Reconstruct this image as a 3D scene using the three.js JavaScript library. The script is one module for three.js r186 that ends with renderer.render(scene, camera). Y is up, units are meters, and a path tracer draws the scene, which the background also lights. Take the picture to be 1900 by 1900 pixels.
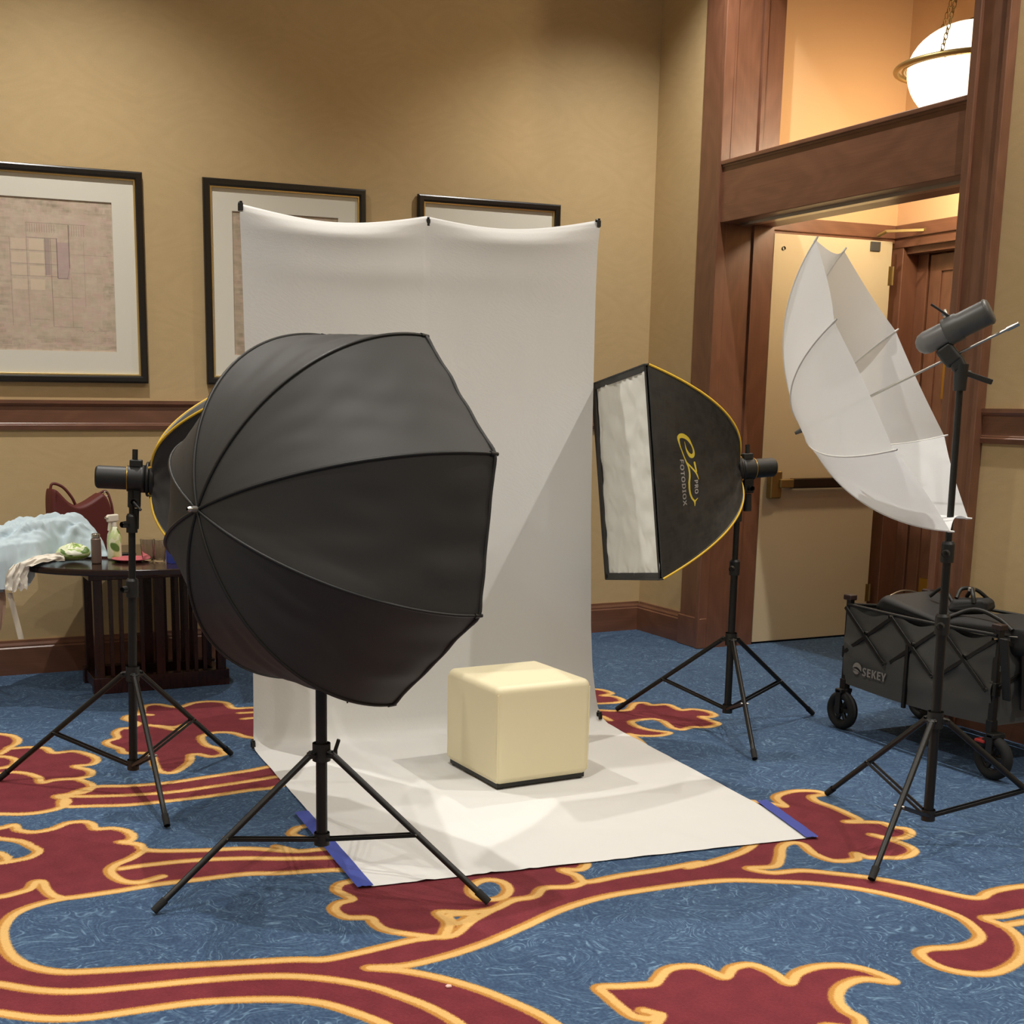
import * as THREE from 'three';
import { RoundedBoxGeometry } from 'three/addons/geometries/RoundedBoxGeometry.js';
import { mergeGeometries, mergeVertices } from 'three/addons/utils/BufferGeometryUtils.js';
import { TextGeometry } from 'three/addons/geometries/TextGeometry.js';
import { FontLoader } from 'three/addons/loaders/FontLoader.js';
import { createNoise2D, createNoise3D } from 'simplex-noise';

// ───────────────────────── camera, exposure, lights ─────────────────────────
const scene = new THREE.Scene();
scene.background = new THREE.Color(0x000000);
const renderer = new THREE.WebGLRenderer({ antialias: true });
renderer.toneMapping = THREE.LinearToneMapping;
renderer.toneMappingExposure = 1.0;
renderer.shadowMap.enabled = true;

// focal length 2390 px on a 1900 px frame, lens axis at (798.1, 1202.8)
const F = 2390.04, CX = 798.13, CY = 1202.8, FULLW = 2 * (1900 - CX), FULLH = 2 * CY;
const camera = new THREE.PerspectiveCamera(2 * Math.atan(CY / F) * 180 / Math.PI, FULLW / FULLH, 0.05, 60);
camera.setViewOffset(FULLW, FULLH, FULLW / 2 - CX, 0, 1900, 1900);
camera.position.set(0, 1.58, 7.6715);
{
  const pitch = 0.189686, roll = 0.0086776, yaw = 0.416542;
  const f = new THREE.Vector3(Math.sin(yaw) * Math.cos(pitch), -Math.sin(pitch), -Math.cos(yaw) * Math.cos(pitch));
  const r0 = new THREE.Vector3(Math.cos(yaw), 0, Math.sin(yaw)), u0 = new THREE.Vector3().crossVectors(r0, f);
  const r = r0.clone().multiplyScalar(Math.cos(roll)).addScaledVector(u0, Math.sin(roll));
  const u = u0.clone().multiplyScalar(Math.cos(roll)).addScaledVector(r0, -Math.sin(roll));
  camera.quaternion.setFromRotationMatrix(new THREE.Matrix4().makeBasis(r, u, f.clone().negate()));
}
camera.updateProjectionMatrix();

// recessed ceiling downlights: grid read from the shadows of the cube stool and the softbox
const CEIL = 4.8;
const DOWN_X = [-2.3, 1.1, 4.5], DOWN_Z = [1.3, 4.2, 7.4, 10.4];
const LAMP_COLOR = new THREE.Color().setRGB(1.0, 0.955, 0.895);
const LAMP_POWER = 26.5, PENDANT_POWER = 4;

// ───────────────────────── helpers ─────────────────────────
let seed = 20240607;
const rnd = () => { seed = (seed * 1664525 + 1013904223) >>> 0; return seed / 4294967296; };
const rr = (a, b) => a + (b - a) * rnd();
const N2 = createNoise2D(rnd), N3 = createNoise3D(rnd);
const V = (x, y, z) => new THREE.Vector3(x, y, z);
const used = new Map();
function numbered(name) { const n = used.get(name) ?? 0; used.set(name, n + 1); return n ? `${name}_${String(n).padStart(3, '0')}` : name; }
function shade(o) { o.castShadow = true; o.receiveShadow = true; return o; }
function thing(name, label, category, at = [0, 0, 0], turn = 0, group) {
  const g = new THREE.Group(); g.name = numbered(name); g.position.set(...at); g.rotation.y = turn;
  g.userData = { label, category }; if (group) g.userData.group = group;
  scene.add(g); return g;
}
function part(name, geo, mat, parent, label) {
  const m = shade(new THREE.Mesh(geo, mat)); m.name = name; if (label) m.userData.label = label; parent.add(m); return m;
}
function single(name, label, category, geo, mat, group) {
  const m = shade(new THREE.Mesh(geo, mat)); m.name = numbered(name); m.userData = { label, category }; if (group) m.userData.group = group; scene.add(m); return m;
}
function struct(name, geo, mat, parent = scene) {
  const m = shade(new THREE.Mesh(geo, mat)); m.name = name; if (parent === scene) m.userData.kind = 'structure'; parent.add(m); return m;
}
function structGroup(name, label) { const g = new THREE.Group(); g.name = name; g.userData.kind = 'structure'; if (label) g.userData.label = label; scene.add(g); return g; }
const plain = (g) => { const o = g.index ? g.toNonIndexed() : g; for (const k of Object.keys(o.attributes)) if (!['position', 'normal', 'uv'].includes(k)) o.deleteAttribute(k); return o; };
const merge = (list) => mergeGeometries(list.map(plain));
// box from corner to corner with uv in metres
function box(x0, y0, z0, x1, y1, z1, bevel = 0) {
  const w = x1 - x0, h = y1 - y0, d = z1 - z0;
  const g = bevel ? new RoundedBoxGeometry(w, h, d, 2, bevel) : new THREE.BoxGeometry(w, h, d);
  const p = g.attributes.position, n = g.attributes.normal, uv = g.attributes.uv;
  for (let i = 0; i < p.count; i++) {
    const ax = Math.abs(n.getX(i)), ay = Math.abs(n.getY(i)), az = Math.abs(n.getZ(i));
    const X = p.getX(i) + (x0 + x1) / 2, Y = p.getY(i) + (y0 + y1) / 2, Z = p.getZ(i) + (z0 + z1) / 2;
    if (ax >= ay && ax >= az) uv.setXY(i, Z, Y); else if (ay >= az) uv.setXY(i, X, Z); else uv.setXY(i, X, Y);
  }
  return g.translate((x0 + x1) / 2, (y0 + y1) / 2, (z0 + z1) / 2);
}
function bar(a, b, r, r2 = r, seg = 12, caps = false) {   // round bar from a to b
  const d = new THREE.Vector3().subVectors(b, a), L = d.length();
  const g = new THREE.CylinderGeometry(r2, r, L, seg, 1, caps);
  g.translate(0, L / 2, 0).applyQuaternion(new THREE.Quaternion().setFromUnitVectors(V(0, 1, 0), d.normalize()));
  return g.translate(a.x, a.y, a.z);
}
function flatBar(a, b, w, t, side = V(0, 1, 0)) {   // rectangular bar from a to b, w along side, t across
  const d = new THREE.Vector3().subVectors(b, a), L = d.length(); d.normalize();
  const s = side.clone().addScaledVector(d, -side.dot(d)).normalize(), n = new THREE.Vector3().crossVectors(d, s);
  const g = new RoundedBoxGeometry(t, L, w, 2, Math.min(w, t) * 0.25);
  g.applyMatrix4(new THREE.Matrix4().makeBasis(n, d, s));
  return g.translate((a.x + b.x) / 2, (a.y + b.y) / 2, (a.z + b.z) / 2);
}
function tube(pts, r, seg = 24, rad = 8, closed = false) { return new THREE.TubeGeometry(new THREE.CatmullRomCurve3(pts, closed), seg, r, rad, closed); }
// surface from a function (u,v in 0..1) -> Vector3, uv kept 0..1
function sheet(fn, nu, nv) {
  const pos = [], uv = [], idx = [];
  for (let j = 0; j <= nv; j++) for (let i = 0; i <= nu; i++) { const p = fn(i / nu, j / nv); pos.push(p.x, p.y, p.z); uv.push(i / nu, j / nv); }
  for (let j = 0; j < nv; j++) for (let i = 0; i < nu; i++) { const a = j * (nu + 1) + i, b = a + 1, c = a + nu + 1, d = c + 1; idx.push(a, b, d, a, d, c); }
  const g = new THREE.BufferGeometry();
  g.setAttribute('position', new THREE.Float32BufferAttribute(pos, 3)); g.setAttribute('uv', new THREE.Float32BufferAttribute(uv, 2)); g.setIndex(idx); g.computeVertexNormals();
  return g;
}
function lathe(pts, seg = 32) { return new THREE.LatheGeometry(pts.map(([r, y]) => new THREE.Vector2(r, y)), seg); }
const smooth = (a, b, x) => { const t = Math.min(1, Math.max(0, (x - a) / (b - a))); return t * t * (3 - 2 * t); };
const lerp = (a, b, t) => a + (b - a) * t;

// ───────────────────────── materials ─────────────────────────
function dataTex(n, m, fn, srgb) {
  const d = new Uint8Array(n * m * 4);
  for (let y = 0; y < m; y++) for (let x = 0; x < n; x++) { const c = fn(x / n, y / m, x, y), o = (y * n + x) * 4; d[o] = c[0]; d[o + 1] = c[1]; d[o + 2] = c[2]; d[o + 3] = 255; }
  const t = new THREE.DataTexture(d, n, m); t.wrapS = t.wrapT = THREE.RepeatWrapping; t.magFilter = THREE.LinearFilter; t.minFilter = THREE.LinearMipmapLinearFilter; t.generateMipmaps = true;
  if (srgb) t.colorSpace = THREE.SRGBColorSpace; t.needsUpdate = true; return t;
}
const torus2 = (u, v, f) => { const a = u * 2 * Math.PI, b = v * 2 * Math.PI; return N3(Math.cos(a) * f + 7.3 * Math.sin(b) * f * 0.37, Math.sin(a) * f + Math.cos(b) * f * 0.9, Math.sin(b) * f); };
const std = (o) => new THREE.MeshStandardMaterial(o);
const M = {};
{ // painted vinyl wallcovering, fine weave
  const c = dataTex(512, 512, (u, v, x, y) => { const w = (Math.sin(x * 1.57) + Math.sin(y * 1.57)) * 1.6 + rr(-3.5, 3.5) + torus2(u, v, 1.3) * 2.5; return [197 + w, 172 + w, 127 + w * 0.9]; }, true);
  const b = dataTex(256, 256, (u, v, x, y) => { const w = 128 + Math.sin(x * 1.57) * 28 + Math.sin(y * 0.785) * 22 + rr(-26, 26); return [w, w, w]; });
  c.repeat.set(1.25, 1.25); b.repeat.set(7, 7);
  M.wall = std({ map: c, bumpMap: b, bumpScale: 0.0006, roughness: 0.82 });
}
{ // stained mahogany, straight grain along the length given by the uv
  const mk = (rx, ry) => {
    const c = dataTex(512, 512, (u, v) => {
      const g = torus2(u, v, 0.8) * 0.5 + N2(u * 60, Math.sin(v * 6.28) * 0.8) * 0.35 + N2(u * 190 + 9, Math.cos(v * 6.28) * 1.4) * 0.25 + rr(-0.08, 0.08);
      return [114 + g * 14, 76 + g * 11, 56 + g * 9];
    }, true);
    c.repeat.set(rx, ry); return c;
  };
  M.woodV = new THREE.MeshPhysicalMaterial({ map: mk(2.5, 0.6), roughness: 0.4, clearcoat: 0.5, clearcoatRoughness: 0.3 });
  M.woodH = new THREE.MeshPhysicalMaterial({ map: mk(2.5, 0.6), roughness: 0.4, clearcoat: 0.4, clearcoatRoughness: 0.3 }); M.woodH.map.rotation = Math.PI / 2;
  const d = dataTex(256, 256, (u, v) => { const g = N2(u * 50, Math.sin(v * 6.28)) * 0.5 + rr(-0.1, 0.1); return [50 + g * 12, 25 + g * 8, 20 + g * 6]; }, true);
  M.tableWood = std({ map: d, roughness: 0.25 });
}
M.ceiling = std({ color: 0xe9e2d2, roughness: 0.95 });
M.plasterWarm = std({ color: 0xd6b084, roughness: 0.9 });
M.creamDoor = std({ color: 0xd2c3a0, roughness: 0.45 });
M.brass = std({ color: 0xc9a14e, metalness: 1, roughness: 0.3 });
M.oldBrass = std({ color: 0xa08a58, metalness: 0.85, roughness: 0.42 });
M.darkBronze = std({ color: 0x3a3026, metalness: 0.6, roughness: 0.45 });
M.steel = std({ color: 0xb9b6ae, metalness: 1, roughness: 0.28 });
M.blackMetal = std({ color: 0x171614, metalness: 0.2, roughness: 0.42 });
M.blackPlastic = std({ color: 0x191917, roughness: 0.5 });
M.greyPlastic = std({ color: 0x4a4a47, roughness: 0.45 });
M.rubber = std({ color: 0x141413, roughness: 0.8 });
{ // ripstop nylon
  const b = dataTex(128, 128, (u, v, x, y) => { const w = 128 + (x % 4 < 2 ? 14 : -14) + (y % 4 < 2 ? 14 : -14) + rr(-12, 12); return [w, w, w]; });
  b.repeat.set(14, 14);
  M.nylon = std({ color: 0x302f2d, roughness: 0.64, bumpMap: b, bumpScale: 0.0003, side: THREE.DoubleSide });
  M.silver = std({ color: 0xbfbfba, metalness: 0.7, roughness: 0.4, side: THREE.DoubleSide });
  M.wagonCloth = std({ color: 0x4b4b48, roughness: 0.72, bumpMap: b, bumpScale: 0.0005, side: THREE.DoubleSide });
  M.bagCloth = std({ color: 0x1a1a1a, roughness: 0.7, bumpMap: b, bumpScale: 0.0006 });
}
M.yellowPiping = std({ color: 0xe2b832, roughness: 0.5 });
M.diffuser = new THREE.MeshPhysicalMaterial({ color: 0xe4e4dc, roughness: 0.9, side: THREE.DoubleSide });
M.umbrella = new THREE.MeshPhysicalMaterial({ color: 0xeef1f2, roughness: 0.85, transmission: 0.5, thickness: 0, side: THREE.DoubleSide });
M.whiteRib = std({ color: 0xdededa, roughness: 0.5 });
{
  const b = dataTex(256, 256, (u, v) => { const w = 128 + torus2(u, v, 4) * 30 + rr(-18, 18); return [w, w, w]; });
  b.repeat.set(3, 5);
  M.backdrop = std({ color: 0xd6d6d3, roughness: 0.92, bumpMap: b, bumpScale: 0.0012, side: THREE.DoubleSide });
  const l = dataTex(256, 256, (u, v) => { const w = 128 + torus2(u, v, 9) * 24 + rr(-14, 14); return [w, w, w]; });
  l.repeat.set(5, 5);
  M.creamLeather = std({ color: 0xe7ddb9, roughness: 0.46, bumpMap: l, bumpScale: 0.0006 });
}
M.tape = std({ color: 0x33439a, roughness: 0.6 });
M.blackWood = std({ color: 0x1d1a17, roughness: 0.3 });
M.gold = std({ color: 0xd8bf86, metalness: 0.9, roughness: 0.35 });
M.mat = std({ color: 0xe2e0d2, roughness: 0.9 });

// ───────────────────────── the room ─────────────────────────
// woven carpet: blue marbled ground, burgundy scrolls edged in gold (figures in floor metres, x and z)
const CARPET = {"red":[[[0.328,2.796],[0.395,2.824],[0.444,2.803],[0.455,2.872],[0.506,2.917],[0.573,2.905],[0.637,2.857],[0.694,2.864],[0.716,2.906],[0.721,2.965],[0.78,2.982],[0.82,3.03],[0.831,3.098],[0.812,3.145],[0.779,3.146],[0.834,3.199],[0.845,3.263],[1.01,3.339],[1.187,3.39],[1.336,3.483],[1.471,3.512],[1.583,3.648],[1.737,3.77],[1.947,3.769],[2.16,3.871],[2.227,3.909],[2.23,3.986],[2.181,4.029],[2.122,4.009],[2.14,4.073],[2.135,4.135],[2.284,4.133],[2.442,4.137],[2.609,4.132],[2.535,4.154],[2.672,4.137],[2.814,4.096],[2.914,4.034],[2.966,3.973],[3.098,3.721],[3.193,3.621],[3.212,3.617],[3.281,3.69],[3.299,3.727],[3.339,3.623],[3.395,3.587],[3.492,3.579],[3.559,3.618],[3.555,3.657],[3.493,3.662],[3.466,3.709],[3.473,3.813],[3.469,3.909],[3.456,3.974],[3.396,3.974],[3.513,4.036],[3.52,4.096],[3.551,4.129],[3.524,4.177],[3.466,4.202],[3.416,4.191],[3.38,4.13],[3.412,4.227],[3.41,4.3],[3.378,4.342],[3.299,4.362],[3.241,4.338],[3.19,4.314],[3.18,4.269],[3.14,4.314],[3.055,4.297],[3.037,4.219],[3.065,4.107],[3.038,4.086],[2.983,4.106],[2.899,4.197],[2.824,4.261],[2.729,4.243],[2.772,4.306],[2.886,4.332],[2.97,4.396],[3.064,4.484],[3.141,4.587],[3.191,4.677],[3.235,4.743],[3.264,4.755],[3.328,4.733],[3.406,4.727],[3.483,4.736],[3.601,4.762],[3.43,4.909],[3.302,4.898],[3.205,4.899],[3.141,4.89],[3.149,4.951],[3.131,5.016],[3.084,5.085],[3.018,5.142],[2.922,5.183],[2.838,5.193],[2.783,5.17],[2.744,5.12],[2.738,5.06],[2.758,5.009],[2.8,4.997],[2.879,5.017],[2.954,5.018],[3.013,4.992],[3.042,4.952],[3.074,4.858],[3.063,4.77],[3.028,4.669],[2.962,4.559],[2.854,4.452],[2.719,4.372],[2.574,4.304],[2.272,4.275],[2.118,4.277],[1.949,4.315],[1.767,4.392],[1.599,4.457],[1.453,4.494],[1.324,4.505],[1.228,4.479],[1.312,4.535],[1.394,4.625],[1.464,4.734],[1.506,4.829],[1.538,4.916],[1.55,4.979],[1.566,5.112],[1.191,4.954],[1.143,4.808],[1.095,4.718],[1.039,4.639],[0.983,4.594],[0.886,4.548],[0.735,4.503],[0.58,4.488],[0.43,4.472],[0.335,4.433],[0.244,4.364],[0.175,4.305]],[[0.45,1.359],[0.569,1.42],[0.601,1.511],[0.589,1.595],[0.543,1.675],[0.622,1.682],[0.698,1.725],[0.725,1.825],[0.811,1.831],[0.858,1.898],[0.887,2.003],[0.852,2.079],[0.778,2.083],[0.83,2.18],[0.811,2.258],[0.765,2.28],[0.798,2.375],[0.795,2.424],[0.754,2.485],[0.644,2.497],[0.675,2.566],[0.649,2.638],[0.594,2.678],[0.505,2.685],[0.413,2.647],[0.345,2.602]],[[0.676,2.52],[0.8,2.426],[0.948,2.466],[1.108,2.481],[1.28,2.459],[1.458,2.435],[1.613,2.41],[1.523,2.701],[1.38,2.712],[1.212,2.729],[1.052,2.73],[0.898,2.722],[0.753,2.68],[0.654,2.64]],[[1.776,5.087],[1.832,5.04],[1.795,5.048],[1.763,5.023],[1.758,4.972],[1.761,4.898],[1.767,4.841],[1.829,4.858],[1.884,4.873],[1.919,4.879],[1.949,4.857],[1.996,4.822],[2.042,4.813],[2.095,4.835],[2.113,4.885],[2.125,4.92],[2.186,4.88],[2.245,4.883],[2.269,4.943],[2.269,5.021],[2.328,4.982],[2.411,4.967],[2.494,4.995],[2.534,5.047],[2.546,5.128],[2.475,5.081],[2.391,5.096],[2.328,5.149],[2.302,5.213],[2.303,5.262],[2.262,5.304],[2.193,5.263],[2.161,5.374],[1.9,5.317],[1.675,5.222],[1.684,5.117]],[[1.294,1.067],[1.357,1.056],[1.42,1.14],[1.461,1.157],[1.543,1.095],[1.622,1.09],[1.697,1.144],[1.709,1.29],[1.796,1.313],[1.932,1.379],[1.747,1.977],[1.613,1.885],[1.566,1.778],[1.504,1.743],[1.47,1.749],[1.416,1.786],[1.396,1.874],[1.4,1.968],[1.427,2.025],[1.432,2.134],[1.367,2.154],[1.324,2.095],[1.294,2.09],[1.261,2.193],[1.205,2.286],[1.146,2.342],[1.107,2.31],[1.109,2.182],[1.117,1.998],[1.019,1.944],[1.014,1.876],[0.974,1.76],[0.987,1.709],[1.036,1.672],[1.05,1.561],[1.094,1.498],[1.13,1.502],[1.182,1.43],[1.143,1.309],[1.168,1.254],[1.23,1.235]],[[3.639,1.569],[3.722,1.614],[3.731,1.721],[3.658,1.748],[3.703,1.789],[3.694,1.895],[3.622,1.92],[3.469,1.859]],[[3.385,2.002],[3.533,2.081],[3.601,2.088],[3.728,1.972],[3.776,1.981],[3.782,2.037],[3.864,2.059],[3.869,2.123],[3.864,2.193],[3.929,2.199],[3.973,2.257],[3.966,2.345],[3.918,2.378],[3.876,2.354],[3.873,2.434],[3.869,2.508],[3.773,2.544],[3.706,2.517],[3.625,2.539],[3.606,2.494],[3.637,2.358],[3.617,2.303],[3.547,2.294],[3.487,2.308],[3.46,2.381],[3.466,2.457],[3.498,2.514],[3.537,2.566],[3.462,2.597],[3.366,2.558],[3.338,2.516],[3.322,2.626],[3.278,2.725],[3.191,2.722],[3.254,2.389]]],"blue":[[[0.302,3.826],[0.318,3.758],[0.353,3.69],[0.413,3.646],[0.509,3.621],[0.558,3.623],[0.683,3.621],[0.813,3.612],[0.942,3.621],[1.118,3.634],[1.214,3.667],[1.435,3.728],[1.471,3.784],[1.426,3.827],[1.371,3.843],[1.344,3.89],[1.362,3.981],[1.312,3.996],[1.281,4.037],[1.294,4.111],[1.36,4.147],[1.36,4.189],[1.368,4.242],[1.421,4.304],[1.474,4.353],[1.42,4.351],[1.32,4.363],[1.222,4.375],[1.13,4.378],[1.062,4.35],[0.899,4.304],[0.685,4.245],[0.525,4.206],[0.422,4.17],[0.35,4.102],[0.311,4.014],[0.299,3.919]],[[0.32,2.896],[0.383,2.945],[0.446,3.001],[0.478,3.075],[0.493,3.133],[0.46,3.184],[0.401,3.202],[0.358,3.205],[0.295,3.186]],[[1.868,4.101],[1.84,4.137],[1.806,4.156],[1.773,4.155],[1.749,4.134],[1.742,4.098],[1.752,4.055],[1.778,4.018],[1.813,3.997],[1.848,3.996],[1.873,4.018],[1.881,4.055],[1.869,4.098]],[[1.595,4.219],[1.665,4.245],[1.587,4.287]]],"line":[[[0.188,4.131],[0.261,4.188],[0.356,4.267],[0.454,4.315],[0.608,4.347],[0.767,4.374],[0.926,4.413],[1.028,4.456],[1.121,4.522],[1.205,4.61],[1.232,4.656],[1.281,4.747],[1.307,4.819],[1.322,4.884],[1.328,5.012]],[[0.269,3.498],[0.326,3.527],[0.38,3.513],[0.419,3.493],[0.447,3.435],[0.463,3.441],[0.467,3.506],[0.482,3.58],[0.509,3.621]],[[0.834,3.273],[0.781,3.331],[0.719,3.375],[0.693,3.419],[0.695,3.486],[0.722,3.549],[0.761,3.571],[0.844,3.547]],[[0.728,3.42],[0.809,3.419],[0.987,3.437],[1.16,3.487],[1.256,3.531],[1.453,3.598],[1.59,3.632]],[[0.417,1.755],[0.496,1.798],[0.527,1.823],[0.553,1.891],[0.528,1.97],[0.477,1.993],[0.398,1.972]],[[0.501,1.753],[0.522,1.714],[0.543,1.675]],[[0.436,2.084],[0.522,2.077],[0.571,2.118],[0.61,2.196],[0.615,2.281],[0.671,2.262],[0.765,2.28]],[[0.644,2.497],[0.774,2.551],[0.923,2.593],[1.077,2.617],[1.243,2.606],[1.416,2.586],[1.565,2.564]],[[0.343,3.085],[0.367,3.11],[0.383,3.166],[0.376,3.192]],[[1.511,4.366],[1.569,4.276],[1.577,4.188],[1.659,4.222],[1.745,4.23],[1.838,4.188],[1.919,4.185],[1.98,4.135],[2.077,4.156],[2.135,4.135]],[[1.474,4.353],[1.538,4.366],[1.64,4.289],[1.745,4.23]],[[1.287,3.407],[1.337,3.483]],[[1.504,3.233],[1.423,3.242],[1.379,3.304],[1.408,3.357]],[[1.229,1.48],[1.288,1.556],[1.334,1.625],[1.393,1.536],[1.334,1.564],[1.253,1.501]],[[1.221,1.231],[1.28,1.277]],[[1.709,1.404],[1.777,1.413]],[[1.694,1.529],[1.744,1.528]],[[3.403,2.159],[3.399,2.244]],[[1.805,5.004],[1.83,5.041]],[[3.144,4.955],[3.234,4.959],[3.353,4.975]]]};
const curve = (pts, closed) => new THREE.CatmullRomCurve3(pts.map(([x, z]) => V(x, 0, z)), closed, 'centripetal').getPoints(pts.length * 7);
function carpetTexture(x0, z0, x1, z1, nx, nz, figures) {
  const cv = document.createElement('canvas'); cv.width = nx; cv.height = nz;
  const g = cv.getContext('2d'), sx = nx / (x1 - x0), sz = nz / (z1 - z0);
  g.fillStyle = '#000'; g.fillRect(0, 0, nx, nz);
  if (figures) {
    g.lineJoin = 'round'; g.lineCap = 'round'; g.setTransform(sx, 0, 0, sz, -x0 * sx, -z0 * sz);
    const path = (pts, closed) => { g.beginPath(); pts.forEach((p, i) => (i ? g.lineTo(p.x, p.z) : g.moveTo(p.x, p.z))); if (closed) g.closePath(); };
    const red = CARPET.red.map((p) => curve(p, true)), blue = CARPET.blue.map((p) => curve(p, true)), line = CARPET.line.map((p) => curve(p, false));
    for (const p of red) { path(p, true); g.fillStyle = '#f00'; g.fill(); }
    for (const p of blue) { path(p, true); g.fillStyle = '#000'; g.fill(); }
    const stroke = (w, style, dx, dz) => { g.save(); g.translate(dx, dz); g.lineWidth = w; g.strokeStyle = style; for (const p of [...red, ...blue]) { path(p, true); g.stroke(); } for (const p of line) { path(p, false); g.stroke(); } g.restore(); };
    stroke(0.043, '#00f', -0.001, 0); stroke(0.026, '#0f0', 0.006, 0.003);
  }
  const m = g.getImageData(0, 0, nx, nz).data, d = new Uint8Array(nx * nz * 4);
  const fray = 0.004;
  for (let j = 0; j < nz; j++) for (let i = 0; i < nx; i++) {
    const X = x0 + (i + 0.5) / sx, Z = z0 + (j + 0.5) / sz;
    const fi = Math.min(nx - 1, Math.max(0, Math.round(i + rr(-fray, fray) * sx))), fj = Math.min(nz - 1, Math.max(0, Math.round(j + rr(-fray, fray) * sz)));
    const q = (fj * nx + fi) * 4, R = m[q] / 255, G = m[q + 1] / 255, B = m[q + 2] / 255, K = Math.max(0, 1 - R - G - B);
    const wx = N2(X * 3.1, Z * 3.1 + 40), wz = N2(X * 3.1 + 90, Z * 3.1);
    let t = 0;
    if (K > 0.02) {
      const f = N2(X * 3.6 + wx * 0.9, Z * 3.6 + wz * 0.9) * 3.4 + N2(X * 11 + wz, Z * 11) * 0.5;
      const e = Math.abs(f - Math.round(f)) * 2, strand = 1 - smooth(0.0, 0.42, e);
      const broken = smooth(-0.15, 0.55, N2(X * 13 + wx * 2, Z * 13 + wz * 2));
      const fine = smooth(0.3, 0.95, N2(X * 36 + wx * 5, Z * 26 + wz * 5));
      t = Math.min(1, strand * broken * 0.8 + fine * 0.45) + N2(X * 1.4, Z * 1.4) * 0.05 + N2(X * 26 + wx * 3, Z * 20 + wz * 3) * 0.13 + N2(X * 70, Z * 50) * 0.16 + 0.08;
    }
    const s = rr(-7, 7) + N2(X * 60, Z * 60) * 4, o = (j * nx + i) * 4;
    const tuft = N2(X * 9 + 3, Z * 9) * 5;
    d[o] = K * lerp(49, 102, t) + R * (108 + tuft) + G * 216 + B * 182 + s * 0.8;
    d[o + 1] = K * lerp(73, 131, t) + R * (32 + tuft * 0.6) + G * 174 + B * 128 + s * 0.8;
    d[o + 2] = K * lerp(103, 156, t) + R * (42 + tuft * 0.5) + G * 106 + B * 56 + s * 0.8;
    d[o + 3] = 255;
  }
  const tx = new THREE.DataTexture(d, nx, nz); tx.magFilter = THREE.LinearFilter; tx.colorSpace = THREE.SRGBColorSpace; tx.needsUpdate = true; return tx;
}
const pile = dataTex(256, 256, () => { const w = rr(40, 215); return [w, w, w]; });
const carpetMat = (map, sx, sz) => { const b = pile.clone(); b.repeat.set(sx * 2.2, sz * 2.2); return std({ map, roughness: 1, bumpMap: b, bumpScale: 0.0025 }); };
function carpetPiece(x0, z0, x1, z1, mat, parent, tile = 0) {
  const g = new THREE.BufferGeometry(), u = tile ? (x1 - x0) / tile : 1, v = tile ? (z1 - z0) / tile : 1;
  g.setAttribute('position', new THREE.Float32BufferAttribute([x0, 0, z0, x1, 0, z0, x1, 0, z1, x0, 0, z1], 3));
  g.setAttribute('normal', new THREE.Float32BufferAttribute([0, 1, 0, 0, 1, 0, 0, 1, 0, 0, 1, 0], 3));
  g.setAttribute('uv', new THREE.Float32BufferAttribute([0, 0, u, 0, u, v, 0, v], 2)); g.setIndex([0, 2, 1, 0, 3, 2]);
  return part('carpet', g, mat, parent);
}
const floor = structGroup('floor', 'blue carpet with burgundy scrolls edged in gold');
part('slab', box(-4.2, -0.2, -0.2, 8, -0.002, 12.2), M.ceiling, floor);
carpetPiece(0, 3.3, 2.2, 5.6, carpetMat(carpetTexture(0, 3.3, 2.2, 5.6, 1900, 1980, true), 2.2, 2.3), floor);
carpetPiece(2.2, 3.3, 4.4, 5.6, carpetMat(carpetTexture(2.2, 3.3, 4.4, 5.6, 1900, 1980, true), 2.2, 2.3), floor);
carpetPiece(-0.4, 0, 6.6, 3.3, carpetMat(carpetTexture(-0.4, 0, 6.6, 3.3, 2048, 1100, true), 7, 3.3), floor);
{
  const plainTex = carpetTexture(20, 20, 22.4, 22.4, 1024, 1024, false); plainTex.wrapS = plainTex.wrapT = THREE.MirroredRepeatWrapping;
  const pm = carpetMat(plainTex, 2.4, 2.4);
  carpetPiece(-4.2, 0, -0.4, 3.3, pm, floor, 2.4); carpetPiece(-4.2, 3.3, 0, 5.6, pm, floor, 2.4); carpetPiece(4.4, 3.3, 8, 5.6, pm, floor, 2.4);
  carpetPiece(6.6, 0, 8, 3.3, pm, floor, 2.4); carpetPiece(-4.2, 5.6, 8, 12.2, pm, floor, 2.4);
}

const XD = 5.01;               // face of the door wall
const TOPO = 4.35;             // head of the transom opening
struct('wall_back', box(-4.2, 0, -0.2, 5.4, CEIL, 0), M.wall);
struct('wall_left', box(-4.2, 0, 0, -4.0, CEIL, 12.2), M.wall);
struct('wall_front', box(-4.0, 0, 12.0, 8, CEIL, 12.2), M.wall);
struct('wall_right', merge([box(XD, 0, 0, 5.38, CEIL, 0.77), box(XD, 0, 2.775, 5.38, CEIL, 12.0), box(XD, TOPO, 0.77, 5.38, CEIL, 2.775)]), M.wall);
// ceiling with round cut-outs is not needed: the cans hang flush under it
struct('ceiling', box(-4.2, CEIL, -0.2, 8, CEIL + 0.2, 12.2), M.ceiling);

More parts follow.
